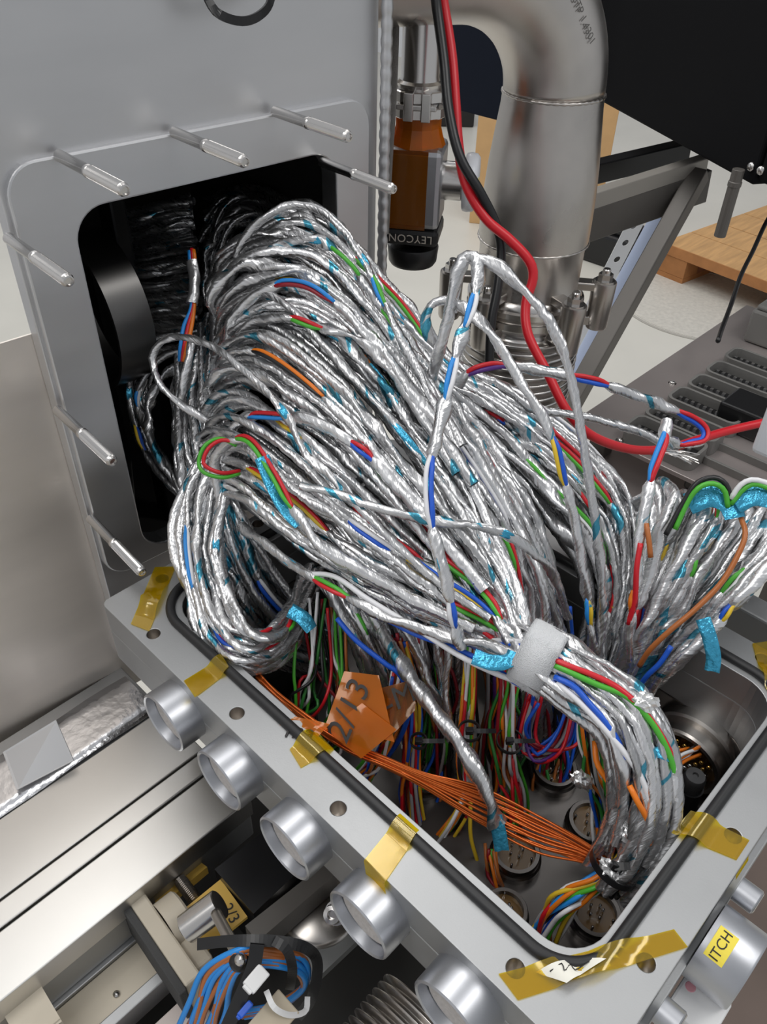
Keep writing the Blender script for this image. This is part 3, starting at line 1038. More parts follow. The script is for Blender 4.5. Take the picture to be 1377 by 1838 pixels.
# claw clamps round the flange
claw = thing('claw_clamp', 'tmp', 'clamp', (0, 0, 0))
obj('claw_body', lathe([(0, -0.050), (0.0130, -0.050), (0.0142, -0.047), (0.0155, 0.010), (0.0150, 0.0125), (0, 0.0125)], 20), M_INOX, claw, local=True, smooth=True, auto=35)
obj('claw_jaw', box(-0.034, -0.010, -0.0095, 0.0095, 0.001, 0.011, 0.0015), M_INOX, claw, local=True)
obj('claw_jaw', box(-0.034, -0.010, -0.0095, 0.0095, -0.045, -0.033, 0.0015), M_INOX, claw, local=True)
wsh = obj('washer', lathe([(0, 0.0125), (0.0125, 0.0125), (0.0125, 0.0145), (0, 0.0145)], 24), M_STEEL, claw, local=True, smooth=True, auto=35)
obj('nut', hexn(0.0092, 0.0145, 0.0225), M_STEEL, claw, local=True)
obj('bolt_end', lathe([(0.0052, 0.0225), (0.0052, 0.0275), (0.0042, 0.0288), (0, 0.0288)], 16), M_STEEL, claw, local=True, smooth=True, auto=35)
cl_px = [(-8, 'claw clamp with bright nut at the right of the pipe flange'), (-62, 'claw clamp in front of the bellows pipe, facing the camera'),
         (-128, 'claw clamp behind the foil arch, left front of the pipe'), (177, 'claw clamp furthest left, under the valve'), (60, 'claw clamp hidden behind the pipe flange')]
for i, (dg_, lb) in enumerate(cl_px):
    c = claw if i == 0 else copy_tree(claw)
    d = math.cos(math.radians(dg_)) * _R + math.sin(math.radians(dg_)) * _F
    a = math.atan2(d[1], d[0])
    c.location = (axc[0] + 0.096 * math.cos(a), axc[1] + 0.096 * math.sin(a), z_fl + 0.004)
    c.rotation_euler = (0, 0, a)
    tag(c, lb, 'clamp', 'claw clamps around the pipe flange')

# ================================================================== ANGLE VALVE
VT = 0.83
vt = P(757, 100, t=VT)
vx, vy = vt[0], vt[1]


def valve_z(py):
    lo, hi = ZB - 0.6, ZB + 0.8
    for _ in range(50):
        mid = (lo + hi) / 2
        v = np.array([vx, vy, mid]) - CAM
        yy = H_IMG / 2 - FPX * (v @ CU) / (v @ _fw)
        if yy > py:
            lo = mid
        else:
            hi = mid
    return (lo + hi) / 2


zc = valve_z(180)
zblk1, zblk0 = valve_z(255), valve_z(395)
zcap0 = valve_z(425)
zk0 = valve_z(470)
ang_v = math.atan2(-_F[1], -_F[0]) - math.radians(9)    # direction the taped face looks
AXV = [np.array([math.cos(ang_v + math.pi / 2), math.sin(ang_v + math.pi / 2), 0]), np.array([0, 0, 1.0]), np.array([math.cos(ang_v), math.sin(ang_v), 0])]
if np.dot(AXV[0], CR) < 0:
    AXV[0] = -AXV[0]
# x: right in view, y: up, z: towards viewer
valve = thing('angle_valve', 'aluminium angle valve wrapped in amber tape with black knob', 'valve', (vx, vy, zk0))
vo = np.array([vx, vy, 0])
inv = lambda VF, z=0.0: xf(VF, AXV, vo + np.array([0, 0, z]))
hb = zblk1 - zblk0
obj('body', inv(box(-0.0310, 0.0310, 0, hb, -0.0310, 0.0310, 0.0060), zblk0), M_ALU_BEAD, valve, smooth=False)
obj('neck', xf(lathe([(0.024, 0), (0.0205, 0.004), (0.0205, zc - zblk1 + 0.002)], 32), None, (vx, vy, zblk1 - 0.001)), M_ALU_BEAD, valve, smooth=True)
obj('amber_film', inv(box(-0.0245, 0.0160, 0, hb - 0.001, 0.0306, 0.0314, 0.0002), zblk0), M_KAPB, valve)
obj('neck_film', xf(lathe([(0.0300, 0.0), (0.0262, 0.010), (0.0240, 0.018), (0.0244, 0.030), (0.0247, 0.030), (0.0244, 0.018), (0.0266, 0.010), (0.0303, 0.0)], 14), None, (vx, vy, zblk1 - 0.001)), M_KAPO, valve)
capb = obj('black_collar', inv(box(-0.0316, 0.0316, 0, zblk0 - zcap0, -0.0316, 0.0316, 0.0055), zcap0), M_BLACKP, valve)
tv, tf = text_geo('LEYCON', 0.0125, 0.0001, space=1.05)
tv = np.array(tv) * np.array([-1, -1, 1])
obj('lettering', inv((tv + np.array([0.0005, (zblk0 - zcap0) / 2, 0.0318]), tf), zcap0), M_PRINT, capb)
kn = zcap0 - zk0
obj('knob', xf(lathe([(0.010, kn), (0.013, kn - 0.006), (0.0290, kn - 0.008), (0.0300, kn - 0.010), (0.0285, 0.004), (0.026, 0.0), (0, 0.0)], 36), None, (vx, vy, zk0)), M_BLACKP, valve, smooth=True, auto=35)
# side port with milky cap
AXS = frame_from(AXV[0], (0, 0, 1))
ctr = np.array([vx, vy, 0]) + np.array([0, 0, (zblk0 * 0.45 + zblk1 * 0.55)])
obj('side_tube', xf(lathe([(0.0205, 0.030), (0.0205, 0.052), (0.0245, 0.056), (0.0275, 0.056)], 36), AXS, ctr), M_STEEL, valve, smooth=True, auto=35)
mc = obj('milky_cap', xf(lathe([(0.0285, 0.054), (0.0300, 0.055), (0.0310, 0.060), (0.0300, 0.066), (0.0265, 0.069), (0, 0.0695)], 36), AXS, ctr), M_CLEARW, valve, smooth=True)
tri = [(-0.007, -0.0065), (0.007, -0.0065), (0, 0.0075)]
obj('warning_triangle', xf(prism(tri, 0.0695, 0.0701), AXS, ctr + AXV[2] * 0.008), M_YELLOW, mc)
# KF clamp ring above
kf = thing('clamp_ring', 'polished hinged clamp ring joining the valve to the tube', 'clamp', (vx, vy, zc))
for k, (z0, z1) in enumerate(((0.002, 0.013), (-0.0135, -0.003))):
    obj('clamp_half', xf(lathe([(0.0215, z0), (0.0290, z0), (0.0302, z0 + 0.001), (0.0302, z1 - 0.001), (0.0290, z1), (0.0215, z1)], 12), None, (vx, vy, zc)), M_STEEL, kf)
obj('clamp_latch', inv(box(-0.020, 0.022, -0.003, 0.002, 0.022, 0.033, 0.001), zc), M_STEEL, kf)
obj('clamp_lug', inv(box(-0.012, -0.002, -0.0135, 0.0135, 0.024, 0.0345, 0.001), zc), M_STEEL, kf)
obj('clamp_lug', inv(box(0.006, 0.016, -0.0135, 0.0135, 0.024, 0.0345, 0.001), zc), M_STEEL, kf)
vtu = thing('vertical_tube', 'bright stainless tube rising from the valve clamp', 'tube', (vx, vy, zc + 0.012))
obj('tube', lathe([(0.0245, 0.0), (0.0255, 0.006), (0.0215, 0.0085), (0.0205, 0.012), (0.0205, 0.30)], 36), M_STEEL, vtu, local=True, smooth=True, auto=35)
# fitting on the tower, top
gp_ = P(735, 15, t=0.80)
o = obj('pipe_saddle', xf(lathe([(0.060, -0.10), (0.060, 0.05), (0.0, 0.05)], 36), frame_from(-eu, (0, 0, 1)), P(700, -75, t=0.93)), M_PIPE, smooth=True)
tag(o, 'dull stainless tube stub above the valve tube', 'tube')
# braided sleeve cable beside the tower edge
o = obj('braided_cable', wire_geo(PP([(712, -60, 0.79), (710, 60, 0.795), (706, 170, 0.80), (698, 300, 0.81), (692, 420, 0.83)]), 0.0036, 0.006, 8), M_BRAID, smooth=True, origin=P(692, 420, t=0.83))
tag(o, 'grey braided cable hanging along the chamber edge', 'cable')

# red and black leads
redp = [(700, -420, .70), (752, -220, .73), (786, -60, .755), (797, 10, .755), (811, 100, .76), (818, 190, .765), (823, 260, .77), (836, 330, .775), (872, 392, .78), (915, 430, .785), (950, 468, .79), (957, 500, .795), (944, 545, .80),
        (948, 600, .80), (982, 668, .80), (1018, 738, .80), (1062, 782, .81), (1130, 806, .84), (1195, 806, .87), (1250, 790, .89), (1312, 772, .91), (1400, 752, .92)]
o = obj('red_lead', wire_geo(PP(redp), 0.0048, 0.006, 10), M_WIRE['red'], smooth=True, origin=P(1250, 790, t=.89))
tag(o, 'thick red lead looping past the pipe to the connector panel', 'cable')
blkp = [(690, -420, .69), (740, -220, .72), (774, -60, .745), (785, 20, .745), (797, 110, .75), (806, 200, .755), (826, 282, .76), (862, 345, .77), (889, 400, .785), (900, 450, .80), (893, 520, .805), (882, 580, .81), (878, 660, .82)]
o = obj('black_lead', wire_geo(PP(blkp), 0.0048, 0.006, 10), M_BLACKP, smooth=True, origin=P(878, 660, t=.82))
tag(o, 'thick black lead hanging beside the red lead', 'cable')

# ================================================================== CONNECTOR PANEL, right
pz = -0.085
pq = [P(1040, 748, z=pz), P(1350, 575, z=pz)]
PXa, PXb = pq[0][0], pq[1][0] + 0.05
PYa = max(pq[0][1], pq[1][1])
o = obj('socket_rack', box(PXa - 0.02, PXb, PYa - 0.26, PYa, ZB + pz - 0.006, ZB + pz, 0.001), M_PANEL)
tag(o, 'grey metal panel carrying rows of connector sockets', 'panel')
for lx, ly in ((PXa + 0.02, PYa - 0.03), (PXa + 0.02, PYa - 0.22), (PXb - 0.03, PYa - 0.03), (PXb - 0.03, PYa - 0.22)):
    obj('leg', box(lx - 0.012, lx + 0.012, ly - 0.012, ly + 0.012, 0.0, ZB + pz - 0.0061, 0.001), M_FRAME, o)
o2 = obj('lower_shelf', box(PXa - 0.16, PXa + 0.10, PYa - 0.30, PYa - 0.02, ZB + pz - 0.060, ZB + pz - 0.052, 0.001), M_PANEL)
tag(o2, 'lower grey metal shelf behind the cable box', 'shelf')
sk = thing('panel_socket', 'tmp', 'socket', (0, 0, 0))
wd, ln, hh = 0.044, 0.100, 0.022
V, F = plate2d([rrect(-wd / 2, wd / 2, -ln, 0, 0.012, 5), rrect(-wd / 2 + 0.004, wd / 2 - 0.004, -ln + 0.004, -0.004, 0.009, 5)], hh, 0.0004)
obj('shell', xf((V, F), None, (0, 0, hh)), M_GREY, sk, local=True)
obj('insert', box(-wd / 2 + 0.005, wd / 2 - 0.005, -ln + 0.006, -0.006, 0.0, 0.009), M_BLACKP, sk, local=True)
for k in range(9):
    for j in (-1, 1):
        obj('contact', box(j * 0.008 - 0.0022, j * 0.008 + 0.0022, -0.010 - k * 0.0088 - 0.0022, -0.010 - k * 0.0088 + 0.0022, 0.009, 0.0125), M_SOLDER, sk, local=True)
sl = [(1309, 629, 'socket at the far top end of the connector panel'), (1276, 653, 'second socket from the far end of the panel'), (1244, 677, 'third socket from the far end of the panel'),
      (1209, 700, 'fourth socket from the far end of the panel'), (1168, 728, 'fifth socket from the far end, behind the foil cable'), (1133, 752, 'sixth socket from the far end, partly behind foil cables')]
for i, (a, b, lb) in enumerate(sl):
    c = sk if i == 0 else copy_tree(sk)
    q = P(a, b, z=pz + hh)
    c.location = (q[0], q[1], ZB + pz)
    tag(c, lb, 'socket', 'sockets on the grey panel')
# nearer single socket on a lower grey block
q = P(1262, 812, z=pz)
c = copy_tree(sk)
c.location = (q[0], q[1], ZB + pz - 0.014)
c.scale = (1.05, 1.35, 1.1)
tag(c, 'larger grey socket nearest the cable box, below the red lead', 'socket')
o = obj('socket_block', box(q[0] - 0.016, q[0] + 0.05, q[1] - 0.16, q[1] + 0.006, ZB + pz - 0.05, ZB + pz - 0.0145, 0.003), M_GREY)
tag(o, 'grey metal block under the nearest socket', 'block')
for a, b in ((1207, 688), (1094, 805)):
    q = P(a, b, z=pz)
    q[0] = max(q[0], PXa - 0.01)
    c = thing('panel_screw', 'small bright screw on the grey panel ' + ('near its long edge' if a > 1150 else 'beside the red lead'), 'screw', (q[0], q[1], ZB + pz), None, 'screws on the panel')
    obj('head', lathe([(0.0042, 0), (0.0042, 0.002), (0.003, 0.0032), (0, 0.0035)], 12), M_STEEL, c, local=True, smooth=True)
    obj('washer', lathe([(0, 0.0004), (0.0058, 0.0004), (0.0058, 0)], 12), M_STEEL, c, local=True)
# black bracket and clear cover at the right edge
bp = P(1325, 748, z=-0.07)
o = obj('black_bracket', xf(box(-0.02, 0.035, -0.05, 0.022, -0.014, 0.022, 0.003), None, bp), M_BLACKP)
tag(o, 'black plastic block on the panel at the right edge', 'bracket')
cv = P(1378, 700, t=0.70)
o = obj('clear_cover', xf(box(-0.006, 0.05, -0.05, 0.006, -0.065, 0.075, 0.005), None, cv + _R * 0.012), M_CLEARW)
tag(o, 'milky rounded plastic cover edge at the right border', 'cover')
gb = P(1385, 590, z=-0.06)
gr = thing('grey_housing', 'dark grey cast housing at the far end of the panel', 'housing', gb)
obj('body', xf(box(-0.02, 0.10, -0.10, 0.03, -0.024, 0.028, 0.004), None, gb), M_GREY, gr)
obj('lid', xf(box(-0.017, 0.096, -0.10, 0.026, 0.0281, 0.036, 0.003), None, gb), M_GREY, gr)
for a, b in ((-0.018, -0.02), (0.02, -0.06)):
    obj('screw', xf(lathe([(0.003, 0.036), (0.003, 0.0375), (0, 0.0382)], 10), None, gb + np.array([a, b, 0])), M_STEEL, gr)
# beige housings behind the box
def beige(px, py, z, sx, sy, sz, lb, rot=0.0):
    q = P(px, py, z=z)
    c = thing('beige_housing', lb, 'housing', (q[0], q[1], ZB + z - sz), (0, 0, rot), 'beige connector housings behind the box')
    obj('body', box(-sx / 2, sx / 2, -sy / 2, sy / 2, 0, sz, 0.004), M_BEIGE, c, local=True)
    obj('ridge', box(-sx / 2 + 0.006, sx / 2 - 0.006, -sy * 0.15, sy * 0.15, sz, sz + 0.006, 0.002), M_BEIGE, c, local=True)
    for j in (-1, 1):
        obj('latch', box(-sx * 0.15, sx * 0.15, j * sy / 2 - 0.004, j * sy / 2 + 0.004, sz * 0.3, sz + 0.004, 0.0015), M_BEIGE, c, local=True)
beige(985, 925, -0.045, 0.075, 0.07, 0.05, 'beige plastic housing showing between cables, left of two')
beige(1085, 985, -0.045, 0.065, 0.08, 0.05, 'beige plastic housing beside the back rim of the box')
beige(1350, 945, -0.06, 0.08, 0.06, 0.05, 'beige plastic housing at the right border behind teal film')
o = obj('grey_rim_bar', box(0.575, 0.60, -0.10, 0.30, ZB - 0.05, ZB - 0.005, 0.002), M_ALU)
tag(o, 'aluminium bar parallel to the back rim of the box', 'metal bar')

# ================================================================== BACKGROUND: cabinet, frame, pallet, floor things
BT = 1.12
bc = P(1352, 325, t=BT)
# black cabinet: lower front edge runs from (1090,240) to (1350,332)
e0, e1 = P(1086, 238, t=1.50), P(1350, 333, t=1.14)
ed = e0 - e1
ed[2] = 0
Lc = np.linalg.norm(ed)
ed /= Lc
en = np.array([-ed[1], ed[0], 0])
if np.dot(en, _F) < 0:
    en = -en
zb_ = e1[2]
cab = thing('black_cabinet', 'black metal cabinet hanging at the upper right corner', 'cabinet', e1)
AXC = [ed, en, np.array([0, 0, 1.0])]
obj('body', xf(box(0, Lc * 1.7, 0, 0.55, 0, 0.75, 0.004), AXC, e1), M_BLACKPAINT, cab)
obj('corner_post', xf(box(-0.022, -0.0005, 0.004, 0.5, 0.006, 0.75, 0.006), AXC, e1), M_BLACKPAINT, cab)
for a, b in ((0.012, -0.0008), (-0.006, 0.003)):
    w_ = obj('screw', xf(lathe([(0.0065, 0), (0.0065, 0.0015), (0.0045, 0.004), (0, 0.0045)], 14), frame_from(-en if a > 0 else -ed - en * 0.6, (0, 0, 1)), e1 + ed * a + en * b + np.array([0, 0, 0.022])), M_STEEL, cab, smooth=True)
obj('vent_label', xf(box(Lc * 0.80, Lc * 0.93, -0.001, 0.0, 0.315, 0.345), AXC, e1), M_BLACKP, cab)
q0 = P(1319, 330, t=1.15)
o = obj('cabinet_rod', xf(join([cyl(0.0085, -0.075, 0.02, 16), lathe([(0.0095, -0.003), (0.0095, 0.003), (0.0085, 0.004)], 16)]), None, q0), M_FRAME, smooth=False)
tag(o, 'short dark rod under the black cabinet corner', 'rod')
# navy panel behind the pipe
n0, n1 = P(770, 185, t=1.75), P(925, 215, t=1.62)
ed = n1 - n0
ed[2] = 0
ed /= np.linalg.norm(ed)
en = np.cross([0, 0, 1], ed)
o = obj('navy_panel', xf(box(-0.05, 0.34, 0, 0.03, 0, 0.6, 0.003), [ed, en, np.array([0, 0, 1.0])], n0), M_NAVY)
tag(o, 'dark navy panel behind the red lead and the elbow', 'panel')
b0 = P(828, 225, z=-ZB)
o = obj('black_case', xf(join([box(-0.16, 0.08, -0.05, 0.3, 0.0, 0.16, 0.01), box(-0.10, 0.02, -0.052, -0.05, 0.05, 0.10)]), [_R, _F, np.array([0, 0, 1.0])], b0), M_BLACKP)
tag(o, 'black case on the floor below the navy panel', 'case')
# steel stand: top bars and slanted legs
def bar(p0, p1, w, h, m, parent, name='bar'):
    d = np.asarray(p1) - np.asarray(p0)
    L_ = np.linalg.norm(d)
    ax = frame_from(d, (0, 0, 1))
    return obj(name, xf(box(-h / 2, h / 2, -w / 2, w / 2, 0, L_, 0.002), ax, p0), m, parent)
fq = P(1100, 560, t=1.42)
stand = thing('steel_stand', 'grey square-tube stand with a slanted leg behind the pipe', 'stand', (fq[0], fq[1], 0.3))
_l0, _l1 = P(1256, 310, t=1.36), P(1072, 640, t=1.36)
_l1 = _l0 + (_l1 - _l0) * (_l0[2] - 0.001) / (_l0[2] - _l1[2])
bar(_l0, _l1, 0.030, 0.03, M_FRAME, stand, 'slanted_leg')
bar(P(1262, 330, t=1.40), P(1000, 418, t=1.30), 0.030, 0.055, M_FRAME, stand, 'top_bar')
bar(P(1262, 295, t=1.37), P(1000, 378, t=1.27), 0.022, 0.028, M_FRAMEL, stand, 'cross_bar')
bar(P(1230, 270, t=1.50), P(1010, 322, t=1.42), 0.03, 0.035, M_BLACKP, stand, 'rear_bar')
_t0, _t1 = P(1205, 372, t=1.9), P(1105, 555, t=2.0)
_t1 = _t0 + (_t1 - _t0) * (_t0[2] - 0.02) / (_t0[2] - _t1[2])
o = obj('blue_tube', wire_geo([_t0, (_t0 + _t1) / 2, _t1], 0.034, 0.03, 20), M_BLUE_TUBE, smooth=True)
tag(o, 'pale blue tube slanting behind the grey stand', 'tube')
pa, pb_ = P(1148, 385, t=2.1), P(1105, 470, t=2.15)
d = pb_ - pa
Lp = np.linalg.norm(d)
V, F = plate2d([rrect(-0.022, 0.022, 0, Lp * pa[2] / (pa[2] - pb_[2]), 0.003, 2)] + [circ(0.0, 0.03 + 0.045 * k, 0.008, 12) for k in range(6)], 0.004)
o = obj('perforated_strip', xf((V, F), [CR, d / Lp, np.cross(CR, d / Lp)], pa), M_WHITE)
tag(o, 'white perforated metal strip beside the pale blue tube', 'strip')
q = P(1098, 455, z=-ZB + 0.03)
o = obj('floor_box', join([xf(box(-0.10, 0.10, -0.14, 0.14, 0, 0.14, 0.015), None, (q[0], q[1], 0.0)), xf(box(-0.07, 0.07, -0.10, 0.10, 0.14, 0.17, 0.01), None, (q[0], q[1], 0.0))]), M_BLACKP)
tag(o, 'black box standing on the floor behind the stand', 'box')
# cardboard box
q0, q1 = P(845, 300, z=-0.95), P(845, 197, t=2.9)
cb = P(880, 330, z=-0.93)
card = thing('cardboard_box', 'plain brown cardboard box on the floor behind the valve', 'cardboard box', (cb[0], cb[1], 0))
e = P(842, 195, t=2.6)
ex = P(842, 330, z=-0.9)
Rc = np.array([_R, _F, [0, 0, 1.0]])
base = P(842, 345, z=-ZB)
zt_ = 0.50
ax_ = [_R * 0.97 - _F * 0.24, _F * 0.97 + _R * 0.24, np.array([0, 0, 1.0])]
obj('carton', xf(box(0.0, 0.62, 0, 0.4, 0.0, 0.64, 0.003), ax_, P(842, 400, z=-ZB)), M_CARD, card)
obj('flap', xf(box(0.0, 0.62, 0, 0.2, 0.641, 0.646, 0.001), ax_, P(842, 400, z=-ZB)), M_CARD, card)
# pallet
pc = P(1176, 491, z=-ZB)
pr = P(1345, 560, z=-ZB)
ed = pr - pc
ed[2] = 0
ed /= np.linalg.norm(ed)
en = np.cross([0, 0, 1], ed)
if np.dot(en, _F) < 0:
    en = -en
pal = thing('wooden_pallet', 'pine pallet on the floor at the right', 'pallet', (pc[0], pc[1], 0))
AXL = [ed, en, np.array([0, 0, 1.0])]
pin = lambda b: xf(b, AXL, (pc[0], pc[1], 0))
for j in range(10):
    obj('deck_board', pin(box(0.0, 1.2, j * 0.205, j * 0.205 + (0.20 if j % 2 == 0 else 0.198), 0.122, 0.144, 0.002)), M_WOOD, pal)
for i in range(3):
    obj('stringer_board', pin(box(i * 0.53, i * 0.53 + 0.14, 0, 2.04, 0.100, 0.1215, 0.001)), M_WOODD, pal)
    for j in range(5):
        obj('block', pin(box(i * 0.53, i * 0.53 + 0.14, j * 0.44, j * 0.44 + 0.10, 0.0225, 0.0995, 0.002)), M_WOODD, pal)
    obj('bottom_board', pin(box(i * 0.53, i * 0.53 + 0.14, 0, 2.04, 0.001, 0.022, 0.001)), M_WOODD, pal)
obj('front_edge', pin(box(0.0, 1.2, -0.004, 0.0, 0.100, 0.143, 0.001)), M_WOODD, pal)
# round cover in the floor
q = P(1262, 545, z=-ZB)
cover = thing('floor_cover', 'round textured cover set into the pale floor', 'floor cover', (q[0], q[1], 0.0))
obj('plate', lathe([(0, 0.0015), (0.33, 0.0015), (0.33, 0.0)], 48), M_COVER, cover, local=True)
obj('rim', lathe([(0.338, 0.0), (0.338, 0.0022), (0.352, 0.0022), (0.352, 0.0)], 48), mat('cover rim grey', (0.42, 0.40, 0.36), 0.6), cover, local=True)
# thin black cable hanging at the right
o = obj('thin_black_cable', wire_geo(PP([(1400, 360, 1.25), (1375, 400, 1.25), (1352, 450, 1.24), (1330, 495, 1.22), (1312, 548, 1.19), (1296, 590, 1.15), (1289, 612, 1.12)]), 0.0034, 0.01, 8), M_BLACKP, smooth=True)
tag(o, 'thin black cable hanging in front of the pallet', 'cable')

# ================================================================== FOIL CABLES
WR = 0.0018          # insulated wire radius


def exposed_wires(parent, s, rng, f0, f1, cols, r, spread=0.95, wr=WR):
    n = len(s)
    i0, i1 = max(0, int(f0 * n)), min(n, int(f1 * n))
    if i1 - i0 < 6:
        return
    T, N, B = frames(s)
    k = np.arange(i0, i1)
    ds = np.linalg.norm(np.diff(s, axis=0), axis=1).mean()
    x = np.linspace(0, 1, len(k))
    lift = np.clip(np.minimum(x, 1 - x) * len(k) * ds / 0.014, 0, 1)
    lift = lift * lift * (3 - 2 * lift)
    mid = (i0 + i1) // 2
    vc = CAM - s[mid]
    a0 = math.atan2(vc @ B[mid], vc @ N[mid])
    tw = rng.uniform(-1, 1) * 1.2
    for j, c in enumerate(cols):
        a = a0 + (j - (len(cols) - 1) / 2) * spread + tw * (x - 0.5)
        off = r * (0.15 + 0.72 * lift)
        q = s[k] + off[:, None] * (np.cos(a)[:, None] * N[k] + np.sin(a)[:, None] * B[k])
        o = obj('wire', sweep(q, wr, 7), M_WIRE[c], parent, smooth=True)
        o['label'] = c.replace('lightblue', 'light blue').replace('darkgreen', 'dark green') + ' inner wire'


def film_strip(parent, s, rng, f0, f1, width=0.006):
    n = len(s)
    i0, i1 = int(f0 * n), min(n - 1, int(f1 * n))
    if i1 - i0 < 5:
        return
    seg = s[i0:i1]
    T, N, B = frames(seg)
    vc = CAM - seg[len(seg) // 2]
    vc = vc / np.linalg.norm(vc)
    x = np.linspace(0, 1, len(seg))
    q = seg + vc[None] * (0.0038 * np.sin(x * math.pi))[:, None]
    w = width * (0.35 + 0.65 * np.sin(x * math.pi) ** 0.6)
    o = obj('teal_film', ribbon(q, w, up=vc, twist=rng.uniform(-0.6, 0.6), th=0.0003, wave=0.0005), M_FILM, parent, smooth=True)
    o['label'] = 'teal plastic film'


def foil_cable(ctrl, r, label, group=None, expos=(), films=(), m=None, rng=RNG, flat=0.28, ds=0.0042, name='foil_cable', wr=WR):
    s, L = spline(ctrl, ds)
    pinch = [(a * L, b * L) for a, b, _c in expos]
    o = obj(name, foil_geo(s, r, rng, flat=flat, pinch=pinch), m or M_FOIL, origin=s[0], smooth=True)
    tag(o, label, 'cable', group)
    for a, b, cols in expos:
        exposed_wires(o, s, rng, a, b, cols, r, wr=wr)
    for a, b in films:
        film_strip(o, s, rng, a, b)
    return o


PAIRS = [['red', 'blue'], ['red', 'green'], ['white', 'blue'], ['red', 'green', 'white'], ['white', 'lightblue'], ['red', 'yellow'], ['orange', 'black'], ['green', 'white'], ['blue', 'yellow'], ['red']]


def guide_mix(guides, w):
    """guides: list of control polylines (same length); w in 0..1 picks between them"""
    g = np.array(guides, float)
    x = w * (len(g) - 1)
    i = min(int(x), len(g) - 2)
    f = x - i
    return g[i] * (1 - f) + g[i + 1] * f


def flow(guides, n, label, group, jpx=9.0, jt=0.006, deep=0.05, rmin=0.0028, rmax=0.0042, pexp=0.35, pfilm=0.2, m=None, tail=None, w_pow=1.0, trim=0.0, seed=0, mats=None, swap=0.0, lanes=('upper', 'middle', 'lower')):
    rng = np.random.default_rng(100 + seed)
    out = []
    for k in range(n):
        w = (k + rng.uniform(0.1, 0.9)) / n
        g = guide_mix(guides, w ** w_pow)
        if swap:                                            # let some cables cross over to other lanes
            w2 = min(1, max(0, w + rng.normal(0, swap)))
            g2 = guide_mix(guides, w2)
            ramp = np.linspace(0, 1, len(g))[:, None]
            g = g * (1 - ramp) + g2 * ramp
        layer = rng.uniform(0, 1) ** 0.9
        off = rng.normal(0, jpx, 2)
        pts = []
        for i, (a, b, t) in enumerate(g):
            e = rng.normal(0, jpx * 0.55, 2)
            fade = 1.0
            pts.append(P(a + (off[0] + e[0]) * fade, b + (off[1] + e[1]) * fade, t=t + layer * deep + rng.normal(0, jt * 0.5)))
        if tail is not None:
            pts += tail(k, n, rng)
        if trim and rng.uniform() < 0.5:
            cut = int(rng.integers(0, 2))
            pts = pts[cut:]
        r = rng.uniform(rmin, rmax) * 1.12
        ex, fi = [], []
        if layer < 0.65 and rng.uniform() < pexp * 1.5:
            f0 = rng.uniform(0.18, 0.72)
            ex.append((f0, f0 + rng.uniform(0.08, 0.20), PAIRS[int(rng.integers(len(PAIRS)))]))
        if layer < 0.5 and rng.uniform() < pfilm:
            f0 = rng.uniform(0.15, 0.75)
            fi.append((f0, f0 + rng.uniform(0.05, 0.10)))
        mm = m
        if mats:
            mm = mats[0] if rng.uniform() < mats[1] else M_FOIL
        size = 'slim' if r < (rmin + rmax) * 0.56 else 'thick'
        lane = lanes[min(len(lanes) - 1, int(w * len(lanes)))]
        if ex:
            cc = [c.replace('lightblue', 'light blue') for c in ex[0][2]]
            what = ' with ' + (' and '.join(cc) if len(cc) < 3 else 'three coloured') + (' wires' if len(cc) > 1 else ' wire')
        elif fi:
            what = ' with teal film showing'
        else:
            what = ''
        lab_ = size + ' ' + label[0] + what + ', ' + lane + ' ' + label[1]
        out.append(foil_cable(pts, r, lab_, group, ex, fi, mm, rng, flat=rng.uniform(0.2, 0.5)))
    return out


# --- the strap and the bundle that runs through it
SC_C = P(966, 1180, t=0.575)
bund = PP([(880, 1128, .583), (966, 1180, .575), (1030, 1212, .565), (1084, 1252, .558), (1130, 1308, .552), (1154, 1380, .552), (1156, 1455, .558), (1132, 1525, .566), (1095, 1578, .577)])
bs, bL = spline(bund, 0.004)
bT, bN, bB = frames(bs)
i_str = int(np.argmin(np.linalg.norm(bs - SC_C, axis=1)))
SR = 0.0232
strap = thing('hook_and_loop_strap', 'white fuzzy strap wrapped round the main foil cable bundle', 'strap', SC_C)
axs = [bN[i_str], bB[i_str], bT[i_str]]
prof = [(SR, -0.0125), (SR + 0.0012, -0.0132), (SR + 0.0018, -0.0095), (SR + 0.0019, 0.0), (SR + 0.0018, 0.0095), (SR + 0.0012, 0.0132), (SR, 0.0125)]
V, F = lathe(prof + [prof[0]], 48)
V = np.array(V)
ang = np.arctan2(V[:, 1], V[:, 0])
V[:, :2] *= (1 + 0.05 * np.cos(2 * ang) + 0.02 * np.sin(3 * ang))[:, None]
obj('band', xf((V, F), axs, SC_C), M_VELCRO, strap, smooth=True)
# loose end of the strap overlapping
V, F = lathe([(SR + 0.0022, -0.0120), (SR + 0.0034, -0.0124), (SR + 0.0037, 0.0), (SR + 0.0034, 0.0124), (SR + 0.0022, 0.0120), (SR + 0.0022, -0.0120)], 14, 0.4, 1.7)
V = np.array(V)
ang = np.arctan2(V[:, 1], V[:, 0])
V[:, :2] *= (1 + 0.05 * np.cos(2 * ang) + 0.02 * np.sin(3 * ang))[:, None]
obj('loose_end', xf((V, F), axs, SC_C), M_VELCRO, strap, smooth=True)
